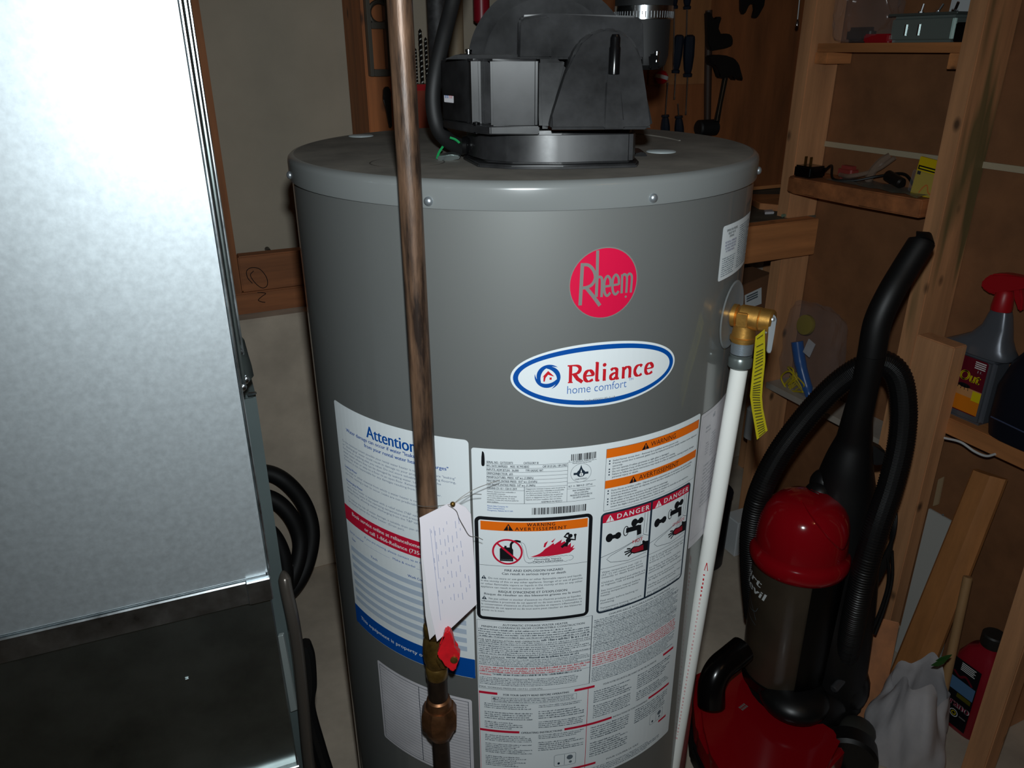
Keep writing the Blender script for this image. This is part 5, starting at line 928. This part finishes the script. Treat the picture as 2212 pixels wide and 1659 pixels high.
bm = B(); tube(bm, crom([WX(x, y, 1.392) for x, y in ((2040, 946), (2075, 955), (2105, 975), (2130, 985), (2150, 981))], 8), .0025, 8); tag(OBJ('white_wire', bm, white_pl), 'white wire loop under the bottle shelf', 'wire')
bm = B(); tube(bm, crom([WX(x, y, 1.40) for x, y in ((2165, 960), (2185, 940), (2212, 928), (2240, 925))], 8), .0022, 8); tag(OBJ('beige_wire', bm, mat('beige_wire', (170, 160, 140), .5)), 'beige wire lying on bottle shelf below navy container', 'wire')

# ================================================================== lower right corner
bm = B(); prism(bm, [Vector(p) for p in ((1.474, .952, .345), (1.474, .845, .345), (1.404, .80, .002), (1.404, .905, .002))], (.006, 0, .0), .001); tag(OBJ('leaning_board', bm, mat('white_board', (188, 188, 182), .5), ang=0), 'white painted board leaning behind the pine moulding', 'board')
bm = B(); cyl(bm, WX(2037, 1112, 1.4635), WX(2036.5, 1112, 1.47), .002, 8); tag(OBJ('panel_nail', bm, blackm), 'small dark nail in top of white panel', 'nail')
bm = B(); prism(bm, [WX(x, y, 1.478) for x, y in ((2014, 1094), (2026, 1036), (2038, 1030), (2026, 1090))], (.005, 0, 0), .001); tag(OBJ('pale_batten', bm, mat('pale_stick', (176, 150, 116), .6)), 'short pale batten standing above the white panel', 'batten')
lm = B(); tl, trr, brr, bll = WX(2097, 1014, 1.40), WX(2164, 1037, 1.40), WX(1998, 1467, 1.325), WX(1923, 1440, 1.325)
tw = (trr - tl); nn = (trr - tl).cross(bll - tl).normalized(); nn = nn if nn.x > 0 else -nn
bot0 = bll + (bll - tl).normalized() * .06; bot1 = brr + (brr - trr).normalized() * .06
prof = [(0, .006), (.08, .001), (.3, 0), (.62, .0005), (.7, .004), (.93, .007), (1, .012)]
t_ = [tl.lerp(trr, u) + nn * d for u, d in prof] + [trr + nn * .02, tl + nn * .02]; b2 = [bot0.lerp(bot1, u) + nn * d for u, d in prof] + [bot1 + nn * .02, bot0 + nn * .02]
n9 = len(t_); addmesh(lm, t_ + b2, [tuple(range(n9)), tuple(range(2 * n9 - 1, n9 - 1, -1))] + [(i, i + n9, (i + 1) % n9 + n9, (i + 1) % n9) for i in range(n9)]); bmesh.ops.recalc_face_normals(lm, faces=lm.faces)
tag(OBJ('pine_moulding', lm, mat('moulding_pine', (190, 128, 76), .5, var=.1, vscale=3, stretch=(9, 9, 1)), ang=30), 'long pine moulding board leaning in the corner', 'moulding')
bm = B(); cyl(bm, WX(2030, 1530, 1.283), WX(2091, 1246, 1.338), .0088, 16, .001); tag(OBJ('wooden_dowel', bm, mat('dowel_wood', (176, 136, 92), .6, var=.06)), 'thin round wooden dowel leaning beside the moulding', 'dowel')
pl_ = [WZ(1845, 1580, .004), WZ(1896, 1588, .004), WT(1944, 1345, 1.62), WT(1888, 1332, 1.64)]
bm = B(); prism(bm, pl_, (pl_[1] - pl_[0]).cross(pl_[3] - pl_[0]).normalized() * -.018, .002); tag(OBJ('leaning_plank', bm, mat('plank_pine', (178, 112, 62), .6, var=.15, vscale=3, stretch=(6, 6, 3)), ang=30), 'orange pine plank leaning low between vacuum and bag', 'plank')
# red drain cleaner jug
jc = Vector((1.356, .690, 0)); jg = thing('red_jug', 'red plastic jug with black ribbed cap on floor', 'jug', jc)
bm = B(); loft(bm, [(jc.x, jc.y, .001, .030, .040), (jc.x, jc.y, .01, .034, .044), (jc.x, jc.y, .13, .034, .044), (jc.x, jc.y, .175, .032, .042), (jc.x, jc.y, .198, .024, .030), (jc.x, jc.y - .006, .212, .019, .019), (jc.x, jc.y - .006, .218, .018, .018)]); OBJ('body', bm, red_jug, jg, 50)
bm = B(); lathe(bm, [(.0205, .2185), (.0215, .222), (.0215, .243), (.019, .246)], (jc.x, jc.y - .006, 0), n=28); OBJ('cap', bm, mat('jug_cap', (34, 34, 32), .5), jg)
P = Print(lambda s, z, l: Vector((jc.x - .0346 - .0002 * l, jc.y + .04 - s / 1000, z / 1000)), jg, 0)
P.rect(4, 62, 14, 172, i_black, 1, 'label'); P.rect(6, 60, 96, 126, ink('ink_sky', (90, 130, 170)), 2, 'label_art')
for k in range(5): P.rect(22, 52 - 3 * (k % 2), 150 + k * 4, 152 + k * 4, i_white, 2, 'small_print')
P.line(smooth2([(10, 140), (24, 132), (36, 140), (52, 128)], 5), 5, i_maroon, 2, 'label_art'); P.rect(28, 58, 84, 94, ink('ink_moss', (96, 92, 20)), 2, 'label_art')
P.text('Drano', 2, 60, 17, i_white, 58, bold=.05, lay=2); P.text('Drano', 3, 60.6, 16, ink('ink_rose', (196, 70, 100)), 56, bold=.015, lay=3); P.ring(32, 44, 9, 9, 1.6, i_white, 2, 'ring', n=24); P.ring(32, 44, 5, 5, 1.6, i_yellow, 2, 'ring', n=20); P.line([(44, 44), (58, 44)], 3, i_silver, 2, 'small_print')
P.finish()
bm = B(); box(bm, (1.235, .572, 0.0), (1.272, .612, .85), Matrix.Translation((0, 0, 0)), .002); tag(OBJ('loose_upright', bm, pine_z, ang=30), 'loose upright timber at lower right before red jug', 'timber')
# crumpled white carrier bag: an open, folded sack
t = bmesh.new(); R_ = random.Random(5); rg = []; NB = 56; bc = Vector((1.178, .69, 0))
for i in range(22):
    f = i / 21; z = .002 + .165 * f; ring = []
    for k in range(NB):
        a = 2 * math.pi * k / NB; rad = .063 * (1 - .12 * f) * (1 + .14 * math.sin(3 * a + 3 * f) + .06 * math.sin(7 * a - 5 * f + 1) + .025 * math.sin(13 * a + 8 * f)) * (.85 + .3 * math.sin(math.pi * min(1, f * .9 + .15)))
        zz = z + (f ** 2) * .03 * (math.sin(2 * a + .6) + .5 * math.sin(5 * a)); ring.append(t.verts.new((bc.x + rad * math.cos(a) + .03 * f, bc.y + rad * math.sin(a) + .02 * f, zz)))
    rg.append(ring)
for A_, B_ in zip(rg, rg[1:]):
    for k in range(NB): t.faces.new((A_[k], A_[(k + 1) % NB], B_[(k + 1) % NB], B_[k]))
t.faces.new(rg[0][::-1]); bm = B(); merge(bm, t); tag(OBJ('carrier_bag', bm, greybag, ang=60), 'crumpled white plastic carrier bag on floor by vacuum', 'plastic bag')
for i, (px, py) in enumerate(((2012, 1452), (2022, 1442))):
    q = WT(px, py - 14, 1.41); bm = B(); prism(bm, [q + CR * x + UZ * z for x, z in ((0, 0), (.008, .008), (.017, .012), (.026, .014), (.022, .005), (.012, -.002))], CF * .0015); tag(OBJ('green_leaf', bm, leaf, ang=0), ('lower', 'upper')[i] + ' green leaf sticking out of carrier bag', 'leaf', 'leaves in the bag')

# ================================================================== ceiling bulb of the room
lb = thing('ceiling_lamp', 'bare bulb in a ceiling socket above the room', 'lamp', (.75, -.45, 2.2))
bm = B(); lathe(bm, [(.05, 2.299), (.05, 2.285), (.025, 2.27), (.02, 2.24)][::-1], (.75, -.45, 0), n=24); OBJ('socket', bm, white_pl, lb)
em = bpy.data.materials.new('bulb_glow'); em.use_nodes = True; ep = em.node_tree.nodes['Principled BSDF']; ep.inputs['Base Color'].default_value = (1, .8, .5, 1); ep.inputs['Emission Color'].default_value = (1, .62, .3, 1); ep.inputs['Emission Strength'].default_value = 30
bm = B(); ball(bm, (.75, -.45, 2.205), .03, .03, .035, 20); OBJ('bulb', bm, em, lb)

# ================================================================== upright vacuum cleaner
vc = thing('upright_vacuum', 'red and black bagless upright vacuum cleaner', 'vacuum cleaner', (.99, .86, 0))
VX, VY = 1.014, .861
# cleaning head
hz = .098
top = [WZ(x, y, hz) for x, y in ((1494, 1452), (1545, 1428), (1612, 1430), (1645, 1500), (1682, 1566), (1712, 1580), (1742, 1564), (1772, 1547), (1812, 1572), (1834, 1606), (1780, 1668), (1690, 1752), (1640, 1780), (1590, 1720), (1535, 1630), (1505, 1570))]
bm = B(); prism(bm, [Vector((p.x, p.y, .034)) for p in top], (0, 0, hz - .034), .014, 4); hd_ = OBJ('head_shell', bm, red_pl, vc, 50, label='glossy red head shell')
cxy = sum((Vector((p.x, p.y, 0)) for p in top), Vector()) / len(top)
bm = B(); prism(bm, [Vector((cxy.x + (p.x - cxy.x) * 1.05, cxy.y + (p.y - cxy.y) * 1.05, .008)) for p in top], (0, 0, .036), .006, 2); OBJ('bumper', bm, blackm, vc, 50)
p = WZ(1682, 1528, hz + .001); P = Print(lambda s, z, l: p + Vector((-.5, -.86, 0)) * (s / 1000) + Vector((.86, -.5, 0)) * (z / 1000) + Vector((0, 0, .0004)), hd_, 0)
p = WZ(1606, 1527, hz + .0008); u_ = (WZ(1614, 1518, hz) - WZ(1598, 1530, hz)).normalized(); v_ = UZ.cross(u_); P.m = lambda s, z, l: p + u_ * (s / 1000) + v_ * (z / 1000)
[P.rect(-9 + 4.6 * j, -5.4 + 4.6 * j, 1 - 6 * i, 5.5 - 6 * i, i_silver, 1, 'emblem') for i in range(2) for j in range(4)]; P.finish()
# wheels and pedal
q = WZ(1838, 1628, .055); bm = B(); cyl(bm, q - Vector((.018, .012, 0)) * 1.0, q + Vector((.012, .018, 0)), .052, 28, .006); OBJ('wheel', bm, blackm, vc)
q2 = Vector((1.04, .99, .05)); bm = B(); cyl(bm, q2 - Vector((0, .015, 0)), q2 + Vector((0, .015, 0)), .05, 28, .006); OBJ('wheel', bm, blackm, vc)
q = WT(1852, 1578, 1.52); bm = B(); ball(bm, q, .034, .034, .02, 20); OBJ('pedal', bm, mat('grey_pedal', (52, 52, 48), .5), vc)
# motor housing behind the head and under the canister
bm = B(); ball(bm, (VX + .02, VY - .01, .085), .10, .10, .058, 28); ball(bm, WT(1715, 1505, 1.52), .066, .066, .034, 28); ball(bm, WT(1800, 1470, 1.60), .07, .07, .07, 24); OBJ('motor_housing', bm, mat('dark_plastic', (18, 18, 19), .36), vc)
q = WT(1805, 1485, 1.52); bm = B(); cyl(bm, WT(1800, 1490, 1.51), WT(1825, 1462, 1.53), .008, 14, .002); OBJ('release_latch', bm, mat('grey_latch', (60, 60, 62), .3), vc)
# elbow tube on the head
bm = B(); tube(bm, crom([WT(x, y, d) for x, y, d in ((1537, 1520, 1.46), (1538, 1480, 1.455), (1552, 1447, 1.46), (1580, 1422, 1.475), (1604, 1402, 1.49))], 8), .0255, 22); OBJ('elbow_tube', bm, blackg, vc)
# canister
ca = Vector((-.02, .0, 1)).normalized(); cb_ = Vector((VX - .012, VY + .006, .138))
bm = B(); lathe(bm, [(.062, 0), (.073, .006), (.076, .02), (.082, .265), (.082, .285)], cb_, ca, 48); cn = OBJ('canister', bm, canm, vc, label='dusty translucent dirt canister')
bm = B(); lathe(bm, [(.066, -.014), (.076, -.01), (.0775, .012), (.074, .014)], cb_, ca, 48); OBJ('canister_base', bm, blackg, vc)
fr_ = (Vector((0, 0, 0)) - Vector((VX, VY, 0))).normalized(); a_front = math.atan2(fr_.y, fr_.x)
def cmap(s, z, l):
    a = a_front + s / 82; r = .0785 + .0065 * (z / 285) + .0004 + .0002 * l
    return cb_ + ca * (z / 1000) + Vector((r * math.cos(a), r * math.sin(a), 0))
bm = B(); sheet(bm, [[cb_ + ca * (.285 * h / 8) + Vector(((.0795 + .0065 * h / 8) * math.cos(a_front + math.radians(d_)), (.0795 + .0065 * h / 8) * math.sin(a_front + math.radians(d_)), 0)) for d_ in range(22, 186, 12)] for h in range(9)], .003); OBJ('canister_shroud', bm, mat('shroud_black', (15, 15, 16), .3), vc, 50)
P = Print(cmap, cn, 6); P.text('Dirt', -132, 236, 17, i_white, 74, bold=.05, shear=.2); P.text('Devil', -128, 214, 17, i_white, 84, bold=.05, shear=.2)
P.line(smooth2([(-96, 206), (-84, 188), (-70, 172), (-62, 158)], 6), 1.0, i_grey, 1, 'swoosh'); P.line(smooth2([(-98, 192), (-84, 172), (-66, 176), (-60, 188)], 6), 1.0, i_grey, 1, 'swoosh'); P.line(smooth2([(-98, 170), (-84, 154), (-62, 146)], 6), 1.0, i_grey, 1, 'swoosh'); P.finish()
ct0 = cb_ + ca * .285
bm = B(); lathe(bm, [(.084, -.008), (.089, -.006), (.0905, .004), (.0895, .014), (.086, .021), (.0822, .025), (.082, .034), (.081, .056), (.077, .080), (.068, .102), (.054, .118), (.034, .127), (.012, .130)], ct0, ca, 56)
cp = OBJ('canister_lid', bm, red_pl, vc, 60, label='glossy red domed canister lid')
# swept raised wedge on the lid
prof_ = [(.0822, .040), (.081, .056), (.077, .080), (.068, .102), (.054, .118), (.034, .127), (.012, .130)]
def dome(a, t, k=1.0):
    i = min(int(t), 5); f = t - i; r = prof_[i][0] + (prof_[i + 1][0] - prof_[i][0]) * f; h = prof_[i][1] + (prof_[i + 1][1] - prof_[i][1]) * f
    return ct0 + ca * (h + (k - 1) * .05) + (CR * math.cos(a) + CF * math.sin(a)) * (r * k)
def sm(x): x = max(0, min(1, x)); return x * x * (3 - 2 * x)
rows = []
for i in range(41):
    ad = -140 + 200 * i / 40; a = math.radians(ad); tb = 1.0 + 4.4 * sm((-50 - ad) / 85) ** .9; Lr = .06 + 2.4 * sm((ad + 58) / 30)
    rows.append([dome(a, tb + (6 - tb) * u, 1 + .06 * sm((6 - tb) * u / Lr)) for u in (0, .012, .05, .12, .2, .35, .5, .65, .8, .93)])
bm = B(); sheet(bm, rows, 0); OBJ('lid_ridge', bm, red_pl, vc, 50)
bm = B(); ball(bm, WT(1768, 1080, 1.44), .030, .030, .040, 22); ball(bm, WT(1780, 1045, 1.44), .026, .026, .030, 20); OBJ('lid_latch', bm, MATS['dark_plastic'], vc)
# spine, handle
sp = [((1990, 524), 1.262, 53), ((1987, 530), 1.262, 57), ((1954, 582), 1.266, 57), ((1920, 640), 1.268, 57), ((1895, 698), 1.28, 58), ((1883, 765), 1.30, 58), ((1868, 837), 1.33, 56), ((1853, 900), 1.36, 62), ((1845, 950), 1.39, 74), ((1832, 1005), 1.415, 104), ((1824, 1070), 1.445, 130), ((1822, 1200), 1.49, 142), ((1812, 1320), 1.54, 144), ((1796, 1430), 1.585, 146), ((1782, 1500), 1.61, 150)]
pth = crom([WT(x, y, d) for (x, y), d, w_ in sp], 5); rad = []
for i in range(len(sp) - 1):
    for j in range(5): f = j / 5; rad.append((sp[i][2] * sp[i][1] * (1 - f) + sp[i + 1][2] * sp[i + 1][1] * f) / 2 / F)
rad.append(sp[-1][2] * sp[-1][1] / 2 / F)
k = 26; bm = B(); tube(bm, pth[:k], rad[:k], 20); OBJ('handle', bm, blackm, vc, 50)
bm = B(); tube(bm, pth[k - 1:], rad[k - 1:], 20); OBJ('spine', bm, blackm, vc, 50)
bm = B(); prism(bm, [WT(x, y, 1.40) for x, y in ((1866, 955), (1886, 962), (1918, 978), (1922, 1004), (1890, 1008), (1866, 1000))], CF * .03, .004); OBJ('hose_hook', bm, blackm, vc, 40)
# ribbed hose
hpth = crom([WT(x, y, d) for x, y, d in ((1632, 1330, 1.56), (1624, 1230, 1.52), (1624, 1150, 1.49), (1640, 1070, 1.455), (1680, 985, 1.43), (1738, 905, 1.405), (1800, 838, 1.375), (1855, 798, 1.35), (1905, 783, 1.34), (1940, 812, 1.335), (1952, 880, 1.34), (1946, 960, 1.35), (1924, 1050, 1.36), (1894, 1140, 1.37), (1868, 1230, 1.39), (1848, 1320, 1.43), (1832, 1400, 1.50), (1815, 1460, 1.60))], 10)
hpth = resample(hpth, .00125); bm = B(); tube(bm, hpth, [.0222 if (i % 4) in (0, 1) else .0211 for i in range(len(hpth))], 16); OBJ('ribbed_hose', bm, mat('hose_black', (15, 15, 16), .4), vc, 20)
# power cord, wound on the back, and plug
bm = B(); R_ = random.Random(8)
for k in range(7):
    dx = k * 3.2; pts = [WT(1882 + dx, 1085 + R_.uniform(-4, 8), 1.46), WT(1905 + dx * 1.4, 1078 + k * 4, 1.452), WT(1922 + dx * .6, 1110 + k * 5, 1.452), WT(1925 - dx * .2, 1180, 1.465), WT(1905 - dx * .8, 1240, 1.49), WT(1870 - dx, 1290 + k * 5, 1.51), WT(1845, 1310, 1.53)]; tube(bm, crom(pts, 6), .0034, 8)
for x0 in (0, 12): tube(bm, crom([WT(1915 + x0, 1190, 1.47), WT(1920 + x0 * .6, 1250, 1.485), WT(1905 + x0 * .6, 1310, 1.50), WT(1880 + x0 * .8, 1370, 1.515)], 6), .0032, 8)
OBJ('power_cord', bm, blackm, vc)
bm = B(); prism(bm, [WT(x, y, 1.51) for x, y in ((1866, 1366), (1886, 1372), (1884, 1392), (1872, 1404), (1858, 1398), (1856, 1384))], CF * .02, .003); OBJ('plug', bm, blackm, vc, 40)
